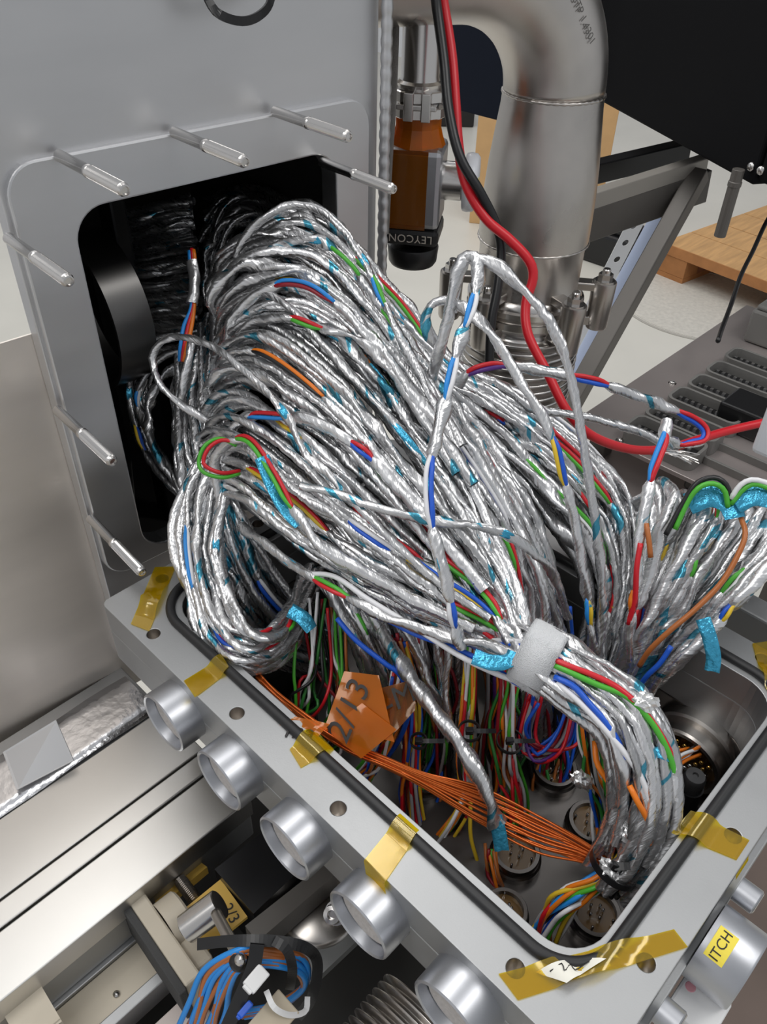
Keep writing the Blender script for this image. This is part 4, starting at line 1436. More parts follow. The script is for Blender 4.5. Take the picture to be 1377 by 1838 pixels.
# fluff: short fibres standing off the band
fr = np.random.default_rng(5)
fb = []
for k in range(900):
    a, z = fr.uniform(0, 6.283), fr.uniform(-0.0128, 0.0128)
    rr_ = (SR + 0.0018) * (1 + 0.05 * math.cos(2 * a) + 0.02 * math.sin(3 * a))
    p0 = np.array([rr_ * math.cos(a), rr_ * math.sin(a), z])
    d = np.array([math.cos(a), math.sin(a), 0]) * 0.0011 + fr.normal(0, 0.0007, 3)
    w_ = fr.normal(0, 1, 3)
    w_ = w_ / np.linalg.norm(w_) * 0.00012
    fb.append(([p0 - w_, p0 + w_, p0 + d], [(0, 1, 2)]))
o = obj('fluff', xf(join(fb), axs, SC_C), M_VELCRO, strap)
o['kind'] = 'stuff'


def strap_tail(k, n, rng):
    a = k * 2.39996 + rng.uniform(-0.3, 0.3)
    rad = SR * 0.86 * math.sqrt((k + 0.5) / n)
    last = rng.integers(len(bs) - 14, len(bs))
    idx = [i_str] + [int(v) for v in np.linspace(i_str + 14, last, 6)]
    out = []
    for j, i in enumerate(idx):
        f = 1.0 + 0.14 * math.sin(math.pi * j / 6.0)
        aa = a + 0.12 * j
        out.append(bs[i] + rad * f * (math.cos(aa) * bN[i] + math.sin(aa) * bB[i]) + rng.normal(0, 0.0008, 3) * (1 if j else 0))
    return out


A = [[(440, 640, .765), (432, 545, .70), (530, 500, .665), (670, 620, .64), (785, 780, .622), (865, 930, .603), (915, 1050, .59)],
     [(400, 720, .765), (398, 650, .70), (470, 630, .665), (600, 725, .635), (720, 860, .615), (815, 980, .60), (895, 1090, .587)],
     [(380, 860, .76), (380, 795, .70), (435, 775, .662), (545, 850, .634), (660, 955, .612), (775, 1045, .598), (880, 1120, .585)],
     [(385, 975, .75), (392, 910, .70), (435, 905, .665), (525, 972, .64), (640, 1045, .617), (760, 1105, .598), (870, 1145, .586)]]
flow(A, 62, ('silver foil cable', 'in the white strap bundle'), 'foil cables gathered by the white strap', jpx=10, deep=0.035, tail=strap_tail, seed=1, pexp=0.34, pfilm=0.16, rmin=0.0026, rmax=0.0038)

Bg = [[(450, 560, .77), (405, 480, .71), (460, 425, .685), (565, 425, .668), (700, 575, .66), (820, 735, .65), (925, 890, .642), (985, 1030, .645), (1015, 1150, .665), (1010, 1300, .70)],
      [(440, 640, .77), (405, 560, .71), (465, 500, .68), (585, 515, .662), (715, 655, .65), (825, 800, .642), (915, 950, .64), (955, 1080, .65), (960, 1200, .67), (965, 1330, .70)],
      [(430, 720, .77), (410, 660, .715), (480, 600, .68), (600, 625, .655), (725, 745, .643), (820, 880, .637), (890, 1010, .64), (905, 1120, .655), (905, 1230, .675), (910, 1340, .70)]]
flow(Bg, 54, ('foil cable', 'of the dive into the box'), 'foil cables diving into the box', jpx=11, deep=0.045, seed=2, pexp=0.36, pfilm=0.18, swap=0.12)

Cg = [[(475, 480, .78), (470, 410, .73), (560, 375, .705), (685, 510, .70), (790, 640, .705), (910, 695, .715), (1035, 775, .715), (1125, 880, .71), (1150, 985, .70), (1130, 1100, .695), (1112, 1240, .70)],
      [(455, 560, .78), (455, 480, .73), (545, 440, .70), (680, 560, .69), (790, 680, .69), (905, 760, .695), (1010, 850, .70), (1085, 945, .70), (1110, 1050, .695), (1095, 1150, .70), (1080, 1270, .71)],
      [(450, 620, .78), (450, 560, .73), (545, 510, .70), (680, 630, .685), (790, 740, .68), (895, 830, .685), (985, 930, .69), (1040, 1020, .69), (1062, 1100, .695), (1060, 1190, .70), (1055, 1300, .71)]]
flow(Cg, 44, ('foil cable', 'run behind the tall arch'), 'foil cables sweeping to the right', jpx=10, deep=0.04, seed=3, pexp=0.30, pfilm=0.25, swap=0.12)

Dg = [[(405, 770, .70), (350, 850, .69), (328, 950, .68), (345, 1060, .66), (375, 1145, .64), (430, 1192, .622), (490, 1192, .635), (535, 1140, .67), (565, 1060, .72)],
      [(420, 800, .70), (380, 880, .69), (362, 970, .68), (376, 1060, .66), (402, 1130, .64), (445, 1168, .63), (492, 1160, .645), (528, 1110, .68), (560, 1040, .73)],
      [(440, 830, .70), (405, 910, .685), (395, 990, .675), (405, 1060, .66), (428, 1112, .65), (465, 1135, .65), (505, 1120, .665), (530, 1080, .70), (560, 1020, .74)]]
flow(Dg, 26, ('foil cable', 'in the loops hanging left'), 'foil cable loops hanging at the left', jpx=7, deep=0.03, seed=4, pexp=0.5, pfilm=0.3, rmin=0.003, rmax=0.0042, lanes=('outer', 'middle', 'inner'))

# vertical strands on the left face of the tangle, half in the port
Eg = [[(330, 640, .765), (318, 730, .745), (330, 830, .725), (350, 920, .71), (372, 1010, .70), (410, 1100, .71), (480, 1170, .73), (560, 1200, .76)],
      [(365, 600, .75), (360, 700, .73), (368, 800, .71), (375, 890, .695), (395, 980, .69), (435, 1070, .70), (500, 1140, .73), (580, 1170, .76)],
      [(400, 560, .745), (395, 660, .725), (400, 760, .71), (410, 860, .69), (440, 950, .685), (485, 1040, .70), (540, 1100, .73), (610, 1140, .76)]]
flow(Eg, 30, ('silver foil cable', 'down the left face'), 'foil cables down the left face', jpx=10, deep=0.05, lanes=('left', 'middle', 'right'), seed=5, pexp=0.25, pfilm=0.3, mats=(M_FOILB, 0.25))

# dim loops inside the chamber port
Hg = [[(345, 598, .80), (262, 610, .80), (232, 690, .80), (240, 780, .80), (285, 860, .79), (345, 905, .77)],
      [(365, 650, .80), (300, 670, .795), (272, 740, .79), (285, 820, .785), (320, 880, .775), (365, 930, .755)]]
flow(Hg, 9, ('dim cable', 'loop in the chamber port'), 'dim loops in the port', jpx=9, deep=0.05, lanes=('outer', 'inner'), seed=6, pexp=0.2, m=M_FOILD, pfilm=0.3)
# cables tied flat inside the chamber, left of the black post
Kg = [[(190, 385, .85), (245, 368, .84), (300, 352, .835), (345, 345, .83)],
      [(212, 490, .84), (260, 486, .83), (310, 478, .825), (350, 470, .82)],
      [(238, 600, .835), (280, 602, .825), (320, 605, .82), (360, 606, .815)]]
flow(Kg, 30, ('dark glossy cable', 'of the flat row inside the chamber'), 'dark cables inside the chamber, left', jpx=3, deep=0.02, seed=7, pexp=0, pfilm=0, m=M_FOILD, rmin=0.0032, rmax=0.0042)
Lg = [[(370, 350, .91), (430, 338, .90), (500, 345, .89), (548, 385, .88), (575, 450, .87), (580, 540, .86)],
      [(375, 470, .88), (395, 390, .87), (445, 360, .86), (500, 375, .85), (530, 430, .84), (545, 520, .83)],
      [(385, 560, .85), (390, 470, .84), (410, 410, .83), (455, 395, .82), (495, 430, .81), (520, 500, .80)]]
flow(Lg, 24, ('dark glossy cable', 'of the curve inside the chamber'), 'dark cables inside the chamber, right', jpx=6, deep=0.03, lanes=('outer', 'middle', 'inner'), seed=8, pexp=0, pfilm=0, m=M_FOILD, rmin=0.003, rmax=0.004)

# fans of dull cables dropping behind the orange flags
Mg = [[(560, 1030, .66), (600, 1100, .65), (635, 1180, .66), (660, 1260, .68), (680, 1340, .70)],
      [(700, 1080, .645), (735, 1150, .645), (765, 1215, .65), (788, 1270, .66), (795, 1330, .68)],
      [(830, 1120, .63), (822, 1180, .635), (812, 1240, .645), (803, 1290, .66), (800, 1350, .69)]]
flow(Mg, 34, ('dull cable', 'of the fan behind orange flags'), 'foil cables dropping behind the flags', jpx=7, deep=0.05, lanes=('left', 'middle', 'right'), seed=9, pexp=0.1, pfilm=0.2, rmin=0.0026, rmax=0.0034)

# right hand spray
Rg = [[(1112, 1240, .69), (1130, 1130, .675), (1150, 1030, .665), (1170, 935, .66), (1172, 890, .668), (1150, 880, .685), (1120, 930, .71), (1095, 1000, .73)],
      [(1125, 1240, .69), (1160, 1140, .67), (1200, 1050, .66), (1232, 975, .655), (1262, 915, .66), (1250, 890, .68), (1215, 920, .705), (1170, 980, .73)],
      [(1140, 1245, .69), (1190, 1165, .67), (1250, 1085, .655), (1310, 1010, .645), (1355, 945, .648), (1365, 915, .665), (1340, 930, .69), (1300, 970, .72)],
      [(1150, 1250, .69), (1215, 1190, .66), (1280, 1130, .645), (1340, 1070, .63), (1400, 1015, .63), (1440, 985, .64), (1450, 1000, .66), (1440, 1040, .69)]]
flow(Rg, 26, ('wide foil cable', 'of the right rim spray'), 'foil cables spraying up at the right', jpx=7, deep=0.02, lanes=('left', 'middle', 'right'), seed=10, pexp=0.35, pfilm=0.3, rmin=0.0033, rmax=0.0048, mats=(M_FOILB, 0.2))

# --- cables one can pick out
rs = np.random.default_rng(77)
FC = foil_cable
FC(PP([(452, 520, .73), (425, 455, .70), (470, 395, .683), (530, 368, .675), (590, 388, .665), (648, 460, .655), (690, 545, .645), (735, 635, .637), (790, 745, .63), (850, 870, .625), (905, 990, .625)]), .0033,
   'highest foil cable, arching alone over the top of the tangle', None, [(0.46, 0.53, ['green', 'lightblue'])], [(0.40, 0.46)], None, rs)
FC(PP([(455, 560, .71), (470, 470, .69), (540, 430, .672), (610, 455, .66), (690, 560, .65), (760, 680, .64), (830, 800, .63)]), .0042,
   'thick foil cable with a green wire near the top of the tangle', None, [(0.36, 0.50, ['green']), (0.58, 0.68, ['green'])], [(0.28, 0.36)], None, rs)
FC(PP([(400, 640, .71), (425, 560, .69), (490, 515, .67), (560, 515, .655), (630, 570, .645), (700, 650, .635), (780, 760, .625), (850, 870, .615)]), .0044,
   'thick foil cable with a bright blue wire arching below the top', None, [(0.26, 0.46, ['lightblue', 'darkred'])], [], None, rs)
FC(PP([(405, 690, .71), (430, 600, .69), (500, 570, .665), (580, 590, .65), (660, 620, .64), (740, 720, .63), (820, 850, .62)]), .0042,
   'thick foil cable with red and green wires in mid tangle', None, [(0.34, 0.46, ['red', 'green']), (0.5, 0.57, ['red'])], [], None, rs)
FC(PP([(392, 770, .70), (300, 705, .70), (274, 652, .705), (287, 616, .70), (325, 605, .69), (383, 622, .675), (432, 660, .66), (478, 702, .648), (515, 748, .638), (549, 814, .628), (582, 845, .62), (640, 905, .612), (720, 985, .60), (800, 1055, .592), (880, 1110, .582)]), .0031,
   'foil cable making a wide open loop out to the left', None, [], [(0.50, 0.56)], None, rs)
FC(PP([(400, 830, .70), (425, 760, .68), (500, 745, .655), (570, 760, .638), (640, 800, .625), (720, 880, .612), (800, 970, .60), (870, 1060, .59)]), .0048,
   'thick foil cable with red and blue wires at mid height', None, [(0.18, 0.34, ['red', 'lightblue']), (0.50, 0.60, ['red', 'blue'])], [], None, rs)
FC(PP([(396, 900, .69), (385, 830, .675), (410, 795, .66), (450, 795, .645), (490, 850, .632), (530, 920, .62), (580, 980, .61), (660, 1030, .603), (760, 1085, .595), (850, 1130, .586)]), .0046,
   'foil cable with red and green wires over teal film, lower left', None, [(0.22, 0.50, ['red', 'green'])], [(0.26, 0.48)], None, rs)
# red and green wire loop poking out at the left
lg = thing('wire_loop', 'red and green wire loop poking out left of the tangle', 'wire', P(400, 855, t=.655))
obj('green_wire', wire_geo(PP([(425, 800, .655), (395, 787, .652), (368, 800, .65), (357, 828, .65), (366, 848, .65), (400, 857, .655), (430, 850, .665)]), .0017, .003), M_WIRE['green'], lg, smooth=True)
obj('red_wire', wire_geo(PP([(425, 795, .655), (398, 790, .651), (375, 804, .649), (365, 828, .649), (374, 840, .649), (400, 849, .654), (430, 845, .665)]), .0017, .003), M_WIRE['red'], lg, smooth=True)
# stub with cut end
stb = foil_cable(PP([(345, 470, .725), (350, 505, .722), (345, 545, .72)]), .0052, 'white foil stub with a cut end and orange, red and blue wires', None, [], [], mat('bright creased foil', (0.90, 0.90, 0.90), 0.28, 0.85, bump=0.6, bscale=160), rs)
for j, (c, dx) in enumerate((('red', 0), ('orange', 6), ('lightblue', -8))):
    obj('wire', wire_geo(PP([(344 + dx * .5, 446 + 2 * j, .725), (346 + dx * .6, 470, .7245), (347 + dx * .3, 545, .7195), (338 + dx, 585, .717), (330 + dx * .8, 625, .716), (326 + dx * 0.4, 648, .72)]), .0019, .004), M_WIRE[c], stb, smooth=True)
FC(PP([(345, 605, .70), (338, 650, .70), (328, 690, .705), (322, 730, .715)]), .0036, 'thin foil strand hanging below the cut foil stub', None, [], [], None, rs)
FC(PP([(540, 872, .62), (600, 885, .612), (680, 912, .603), (760, 932, .597), (840, 942, .592), (900, 955, .592), (950, 985, .60), (995, 1035, .62), (1020, 1110, .66)]), .0034,
   'foil cable crossing sideways over the diagonal cables', None, [], [(0.55, 0.62)], M_FOIL, rs)
# tall arch
FC(PP([(770, 700, .67), (786, 640, .64), (802, 580, .625), (815, 520, .615), (828, 475, .608), (845, 460, .605), (858, 480, .60), (853, 530, .592), (832, 595, .582), (815, 650, .575), (803, 710, .57), (785, 780, .565), (770, 850, .56), (773, 930, .557), (790, 1000, .557), (805, 1060, .56), (815, 1120, .567), (830, 1160, .575)]), .0047,
   'tall foil arch with teal film and a white and blue wire leg', None, [(0.36, 0.45, ['white', 'lightblue']), (0.49, 0.58, ['white', 'lightblue']), (0.66, 0.80, ['blue', 'white']), (0.90, 0.97, ['blue', 'white'])], [(0.34, 0.44), (0.50, 0.58), (0.66, 0.78), (0.82, 0.88)], M_FOIL, rs, wr=0.0019, flat=0.35)
FC(PP([(815, 560, .63), (822, 500, .618), (840, 462, .607), (880, 470, .60), (930, 512, .597), (975, 560, .597), (1008, 622, .60), (1030, 700, .605), (1046, 790, .61), (1060, 880, .62), (1075, 980, .635), (1082, 1080, .65), (1075, 1180, .67)]), .0036,
   'foil cable arching from the peak down the right side', None, [], [(0.62, 0.66)], M_FOIL, rs)
FC(PP([(790, 625, .645), (766, 590, .635), (772, 550, .63), (805, 540, .625), (850, 565, .615), (890, 612, .612), (938, 690, .612), (978, 755, .612), (1008, 840, .617), (1035, 950, .63), (1052, 1060, .645), (1066, 1170, .665)]), .0040,
   'foil cable with a small loop at its head and a yellow wire', None, [(0.50, 0.62, ['blue', 'yellow']), (0.86, 0.94, ['yellow', 'lightblue'])], [(0.86, 0.93)], M_FOIL, rs, wr=0.0019)
FC(PP([(820, 690, .66), (850, 664, .65), (910, 657, .645), (990, 668, .645), (1060, 682, .65), (1130, 706, .66), (1190, 728, .67), (1240, 748, .68), (1266, 772, .683), (1262, 795, .68), (1225, 800, .675), (1195, 790, .672)]), .0044,
   'nearly level foil cable reaching right with red and blue ends', None, [(0.04, 0.18, ['red', 'violet']), (0.34, 0.48, ['red', 'blue']), (0.70, 0.97, ['red', 'blue'])], [(0.72, 0.88)], M_FOIL, rs, wr=0.0020)
FC(PP([(960, 735, .67), (1030, 745, .675), (1100, 760, .68), (1160, 780, .685), (1215, 815, .69)]), .0034, 'thin foil cable lying level under the red-ended one', None, [], [], M_FOIL, rs)
FC(PP([(1198, 755, .655), (1190, 790, .65), (1180, 825, .645), (1165, 880, .64), (1152, 950, .64), (1142, 1040, .645), (1130, 1130, .66), (1118, 1220, .685)]), .0050,
   'upright foil cable with red and blue wires at its tip', None, [(0.05, 0.26, ['red', 'lightblue']), (0.60, 0.72, ['darkred', 'orange'])], [(0.08, 0.2)], M_FOIL, rs, wr=0.0023)
# frayed braid below the tip
frd = thing('frayed_braid', 'frayed braid of fine bare wires at the right foil tips', 'braid', P(1200, 820, t=.655))
for k in range(14):
    dx, dy = rs.normal(0, 5, 2)
    obj('strand', wire_geo(PP([(1196 + dx * .3, 812 + dy * .3, .655), (1218 + dx, 815 + dy * .6, .656 + rs.normal(0, .003)), (1240 + dx * 1.5, 824 + dy, .657)]), .0005, .004, 4), M_STEEL, frd)
# big front cable with blue wire under the strap bundle, white wire
FC(PP([(430, 945, .68), (475, 975, .655), (520, 1010, .64), (560, 1035, .625), (620, 1070, .608), (700, 1110, .592), (790, 1140, .58), (870, 1160, .572), (930, 1180, .568)]), .0042,
   'lowest foil cable along the bundle edge with red and green wires', None, [(0.36, 0.52, ['green', 'red'])], [(0.22, 0.32), (0.54, 0.6)], M_FOIL, rs)
o = obj('white_wire', wire_geo(PP([(545, 1030, .628), (600, 1035, .615), (660, 1075, .60), (750, 1130, .585), (830, 1180, .577), (905, 1215, .573), (960, 1228, .573), (1010, 1222, .57)]), .0021, .004), M_WIRE['white'], smooth=True)
tag(o, 'white wire running along the lower edge of the bundle', 'wire')
o = obj('blue_wire', wire_geo(PP([(690, 1110, .60), (750, 1140, .59), (820, 1165, .582), (880, 1195, .577), (940, 1232, .572), (985, 1230, .57)]), .0021, .004), M_WIRE['blue'], smooth=True)
tag(o, 'dark blue wire beneath the bundle, left of the strap', 'wire')
o = obj('blue_wire', wire_geo(PP([(605, 1110, .63), (640, 1150, .625), (690, 1190, .625), (720, 1215, .63), (735, 1270, .64), (715, 1330, .66), (670, 1390, .69)]), .0021, .004), M_WIRE['blue'], smooth=True)
tag(o, 'blue wire bending down beside the orange flags', 'wire')

# wires running on the outside of the bent bundle after the strap
for nm, c, pts, lb in (
        ('red_wire', 'red', [(985, 1180, .552), (1020, 1195, .545), (1065, 1212, .54), (1110, 1235, .535), (1152, 1272, .532), (1182, 1312, .532), (1205, 1355, .535), (1208, 1395, .54)], 'bright red wire along the top of the bent bundle'),
        ('green_wire', 'green', [(985, 1190, .552), (1020, 1205, .544), (1070, 1228, .538), (1125, 1250, .534), (1165, 1290, .531), (1195, 1340, .532), (1211, 1390, .536), (1208, 1440, .545), (1195, 1480, .555)], 'bright green wire following the red one round the bend'),
        ('blue_wire', 'blue', [(995, 1215, .548), (1030, 1232, .542), (1060, 1265, .537), (1092, 1302, .534), (1118, 1350, .534), (1128, 1400, .54)], 'blue wire along the inner side of the bent bundle'),
        ('white_wire', 'white', [(1000, 1225, .548), (1045, 1265, .539), (1100, 1325, .533), (1145, 1385, .532), (1166, 1440, .536), (1168, 1500, .545), (1150, 1560, .56)], 'white wire bowing round the front of the bent bundle'),
        ('orange_wire', 'orange', [(1130, 1410, .535), (1145, 1440, .533), (1165, 1480, .54), (1165, 1530, .55), (1140, 1580, .565)], 'orange wire low on the bent bundle'),
        ('orange_wire', 'orange', [(1068, 1330, .57), (1072, 1370, .565), (1095, 1410, .565), (1100, 1450, .57)], 'short orange wire left of the bent bundle')):
    o = obj(nm, wire_geo(PP(pts), .0021, .004, 8), M_WIRE[c], smooth=True, origin=P(*pts[-1][:2], t=pts[-1][2]))
    tag(o, lb, 'wire')
# hanging tail with teal tip
tl = foil_cable(PP([(660, 1100, .67), (705, 1165, .64), (750, 1235, .61), (790, 1290, .592), (825, 1335, .585), (858, 1390, .58), (880, 1440, .58), (892, 1480, .583)]), .0058, 'flat foil tail with a teal tip hanging over the copper wires', None, [], [], M_FOIL, rs, flat=0.6)
s_, _ = spline(PP([(888, 1465, .581), (896, 1495, .582), (901, 1527, .584)]), .003)
obj('teal_tip', ribbon(s_, 0.0105, up=CAM - s_[3], th=.0004, wave=.0007), M_FILM, tl, smooth=True)
s_, _ = spline(PP([(1262, 1110, .625), (1274, 1145, .622), (1281, 1180, .622), (1278, 1205, .624)]), .003)
tl = obj('film_tail', ribbon(s_, 0.011, up=CAM - s_[3], th=.0005, wave=.0008), M_FILM, smooth=True)
tag(tl, 'teal film tail hanging over the right rim', 'film')
# teal film flaps in the tangle, lower right
for i_, (pts, w_, lb) in enumerate((([(850, 1178, .565), (885, 1190, .560), (915, 1185, .560), (925, 1170, .562)], .011, 'teal film flap left of the white strap'),
                   ([(470, 820, .632), (490, 870, .628), (515, 915, .622), (540, 940, .618)], .012, 'long teal film flap beside the red and green wires'),
                   ([(1160, 1345, .535), (1185, 1352, .532), (1205, 1360, .535)], .007, 'small teal film flap on the bent bundle'),
                   ([(1235, 905, .65), (1275, 890, .645), (1310, 905, .642), (1320, 930, .64)], .018, 'broad teal and silver film flap, right spray'),
                   ([(1320, 905, .64), (1355, 890, .635), (1395, 900, .63)], .016, 'teal film flap at the right border'),
                   ([(520, 1095, .66), (545, 1110, .655), (560, 1130, .655)], .012, 'teal film flap inside the hanging loops'))):
    s_, _ = spline(PP(pts), .004)
    o = obj('film_flap', ribbon(s_, w_, up=CAM - s_[2], twist=0.5, th=.0004, wave=.0008), M_FILM, smooth=True)
    tag(o, lb, 'film')
# green and black arcs with orange runner, right spray
for nm, c, pts, lb in (
        ('black_wire', 'black', [(1195, 960, .65), (1225, 905, .645), (1250, 868, .64), (1282, 857, .64), (1305, 872, .64), (1312, 905, .642)], 'black wire arc over the green one, right spray'),
        ('green_wire', 'green', [(1212, 950, .648), (1235, 900, .643), (1255, 875, .638), (1280, 868, .637), (1300, 880, .638), (1307, 910, .641)], 'green wire arc under the black one, right spray'),
        ('white_wire', 'white', [(1312, 895, .64), (1330, 870, .635), (1355, 861, .632), (1400, 875, .63)], 'white wire arc at the right border'),
        ('green_wire', 'green', [(1312, 905, .641), (1335, 878, .636), (1358, 869, .633), (1400, 885, .63)], 'green wire arc at the right border'),
        ('orange_wire', 'brown', [(1330, 930, .645), (1338, 955, .635), (1330, 985, .632), (1298, 1042, .632), (1250, 1092, .635), (1205, 1130, .64), (1168, 1165, .65), (1148, 1195, .665)], 'orange-brown wire running along the right spray'),
        ('blue_wire', 'blue', [(1205, 1160, .645), (1185, 1190, .65), (1160, 1215, .66), (1140, 1245, .68)], 'blue wire at the foot of the right spray'),
        ('orange_wire', 'brown', [(1160, 940, .636), (1165, 970, .634), (1168, 1000, .636)], 'short orange-brown wire on the upright foil cable'),
        ('red_wire', 'red', [(1150, 975, .636), (1143, 1020, .637), (1140, 1075, .645), (1128, 1120, .655)], 'red wire beside the upright foil cable')):
    o = obj(nm, wire_geo(PP(pts), .0022, .004, 8), M_WIRE[c], smooth=True, origin=P(*pts[-1][:2], t=pts[-1][2]))
    tag(o, lb, 'wire')

# ================================================================== WIRES INSIDE THE BOX
def wire_fan(n, top, mids, bottom, cols, label, group, spread=(14, 8, 12), tz=0.006, r=0.0015, seed=0):
    rng = np.random.default_rng(400 + seed)
    for k in range(n):
        c = cols[k % len(cols)]
        f = k / max(1, n - 1) - 0.5
        off = rng.normal(0, 1, 2)
        pts = []
        seq = [top] + list(mids) + [bottom]
        for i, (a, b, t) in enumerate(seq):
            sp = spread[0] if i == 0 else (spread[2] if i == len(seq) - 1 else spread[1])
            mixf = 1.0 if 0 < i < len(seq) - 1 else 0.35
            pts.append(P(a + (f * 1.8 + off[0] * .4 + rng.normal(0, .45) * mixf) * sp, b + off[1] * sp * .5 + rng.normal(0, 6), t=t + rng.normal(0, tz)))
        o = obj('insulated_wire', wire_geo(pts, r, .005, 6), M_WIRE[c], smooth=True, origin=pts[-1])
        cn = {'lightblue': 'light blue', 'darkgreen': 'dark green', 'darkred': 'dark red'}.get(c, c)
        tag(o, cn + ' ' + label, 'wire', cn + ' wires, ' + group)


RB_ = ['red', 'blue', 'orange', 'white', 'green', 'brown', 'yellow', 'grey', 'black', 'violet']
wire_fan(18, (715, 1150, .66), [(742, 1270, .658), (738, 1360, .665), (735, 1430, .675)], (745, 1520, .685), ['blue', 'red', 'darkred', 'orange', 'blue', 'brown', 'grey', 'red', 'yellow'], 'wire dropping into the box below the orange flags', 'below the flags', (12, 11, 16), seed=1)
wire_fan(16, (845, 1150, .645), [(842, 1260, .645), (835, 1370, .66), (838, 1430, .665), (815, 1480, .67)], (775, 1530, .675), ['white', 'grey', 'red', 'orange', 'green', 'yellow', 'white', 'black'], 'wire fanning out beside the black tie and behind copper wires', 'beside the black tie', (10, 9, 16), seed=2)
wire_fan(18, (900, 1120, .64), [(912, 1220, .648), (905, 1310, .66), (915, 1380, .67), (925, 1440, .675)], (925, 1530, .685), ['red', 'darkgreen', 'darkred', 'white', 'green', 'orange', 'brown', 'grey', 'red'], 'wire hanging in a loose rope below the strap', 'hanging below the strap', (17, 13, 13), seed=3)
wire_fan(14, (960, 1245, .65), [(940, 1310, .66), (965, 1350, .66), (1010, 1330, .66)], (1030, 1250, .665), ['red', 'blue', 'darkred', 'red', 'violet', 'grey'], 'wire bowed in a U beneath the strap', 'bowed beneath the strap', (12, 13, 11), seed=4)
wire_fan(14, (1055, 1220, .63), [(1062, 1310, .63), (1070, 1400, .635), (1085, 1470, .64)], (1085, 1560, .645), ['darkgreen', 'white', 'orange', 'blue', 'green', 'black', 'brown', 'grey', 'darkgreen'], 'wire hanging just left of the bent bundle', 'left of the bent bundle', (12, 14, 12), seed=5)
wire_fan(22, (1120, 1540, .575), [(1085, 1580, .575), (1030, 1610, .58), (990, 1650, .59)], (965, 1700, .605), ['red', 'green', 'lightblue', 'white', 'orange', 'yellow', 'white', 'black', 'blue', 'green', 'grey', 'orange'], 'wire of the rainbow fan into the front corner', 'rainbow fan at the front corner', (8, 19, 25), tz=.004, r=.0018, seed=6)
wire_fan(9, (1150, 1500, .56), [(1140, 1540, .565), (1128, 1570, .57)], (1095, 1600, .585), ['orange', 'blue', 'black', 'white', 'orange', 'yellow'], 'wire curling out of the bent bundle at the dark tie', 'at the dark tie', (9, 8, 8), tz=.004, r=.0019, seed=7)
wire_fan(7, (880, 1520, .64), [(885, 1570, .64), (900, 1610, .645)], (915, 1650, .65), ['brown', 'white', 'darkred', 'orange', 'green', 'orange'], 'wire below the teal tip of the foil tail', 'below the teal tip', (6, 7, 8), seed=8)
wire_fan(6, (1195, 1390, .60), [(1205, 1375, .63), (1220, 1360, .65)], (1248, 1345, .672), ['orange', 'white', 'black', 'white', 'orange'], 'wire soldered to the gold-pinned connector', 'at the gold-pinned connector', (5, 6, 9), tz=.004, seed=9)
wire_fan(10, (560, 1080, .70), [(560, 1190, .69), (555, 1240, .69), (540, 1275, .70)], (520, 1290, .71), ['green', 'white', 'black', 'red', 'darkgreen'], 'wire in the dark far corner of the box', 'far corner', (22, 20, 16), seed=10)
wire_fan(12, (720, 1200, .66), [(700, 1310, .66), (670, 1370, .67), (650, 1400, .68)], (625, 1420, .69), ['white', 'red', 'green', 'blue', 'brown', 'orange'], 'wire slanting to the rim under the orange flags', 'slanting under the flags', (16, 14, 14), seed=11)
wire_fan(18, (760, 1130, .67), [(785, 1250, .675), (790, 1340, .685), (780, 1410, .695)], (770, 1490, .70), ['darkgreen', 'darkred', 'black', 'brown', 'grey', 'blue', 'black', 'green'], 'wire in the shadow behind the silver strand', 'behind the silver strand', (26, 24, 22), seed=12)
wire_fan(20, (880, 1120, .67), [(888, 1240, .68), (885, 1330, .69), (880, 1410, .70)], (870, 1500, .705), ['darkred', 'black', 'brown', 'darkgreen', 'grey', 'black', 'violet', 'orange'], 'wire in the shadow behind the loose rope', 'behind the loose rope', (26, 24, 24), seed=13)
wire_fan(16, (985, 1120, .68), [(998, 1240, .69), (1000, 1340, .70), (990, 1410, .705)], (985, 1480, .71), ['black', 'darkred', 'darkgreen', 'blue', 'brown', 'black'], 'wire in the shadow under the strap', 'in shadow under the strap', (26, 24, 20), seed=14)
wire_fan(16, (590, 1060, .71), [(600, 1180, .70), (600, 1250, .70), (590, 1310, .71)], (570, 1350, .715), ['black', 'darkgreen', 'darkred', 'grey', 'green', 'brown', 'white'], 'wire in the shadow behind the copper wires', 'in shadow behind the copper', (30, 26, 22), seed=15)
wire_fan(14, (1110, 1330, .61), [(1105, 1410, .62), (1110, 1480, .625), (1120, 1540, .63)], (1110, 1610, .64), ['black', 'grey', 'darkgreen', 'brown', 'black', 'darkred'], 'wire in the shadow of the bent bundle', 'in shadow of the bent bundle', (18, 16, 14), seed=16)
o = obj('insulated_wire', wire_geo(PP([(845, 1440, .65), (845, 1500, .65), (858, 1550, .655), (868, 1600, .665)]), .0017, .004), M_WIRE['yellow'], smooth=True)
tag(o, 'single yellow wire standing apart in the open box floor', 'wire')
# solder blobs / foil wads where the bundle ends
for i_, (a, b, t, lb) in enumerate(((1135, 1505, .553, 'crumpled foil wad at the lower bend of the bundle'), (1095, 1560, .556, 'foil wad under the dark tie'), (1045, 1400, .60, 'torn foil end hanging below the strap'), (1160, 1260, .535, 'foil scrap on top of the bent bundle'))):
    bm = bmesh.new()
    bmesh.ops.create_icosphere(bm, subdivisions=3, radius=1)
    rg = np.random.default_rng(900 + i_)
    V = np.array([v.co[:] for v in bm.verts])
    F = [[v.index for v in f.verts] for f in bm.faces]
    bm.free()
    V = V * (1 + rg.normal(0, .16, (len(V), 1))) * np.array([.006, .006, .011])
    o = obj('foil_wad', xf((V, F), frame_from((0.2 + .3 * i_, -.5, -1)), P(a, b, t=t)), MATS['bright creased foil'])
    tag(o, lb, 'foil')
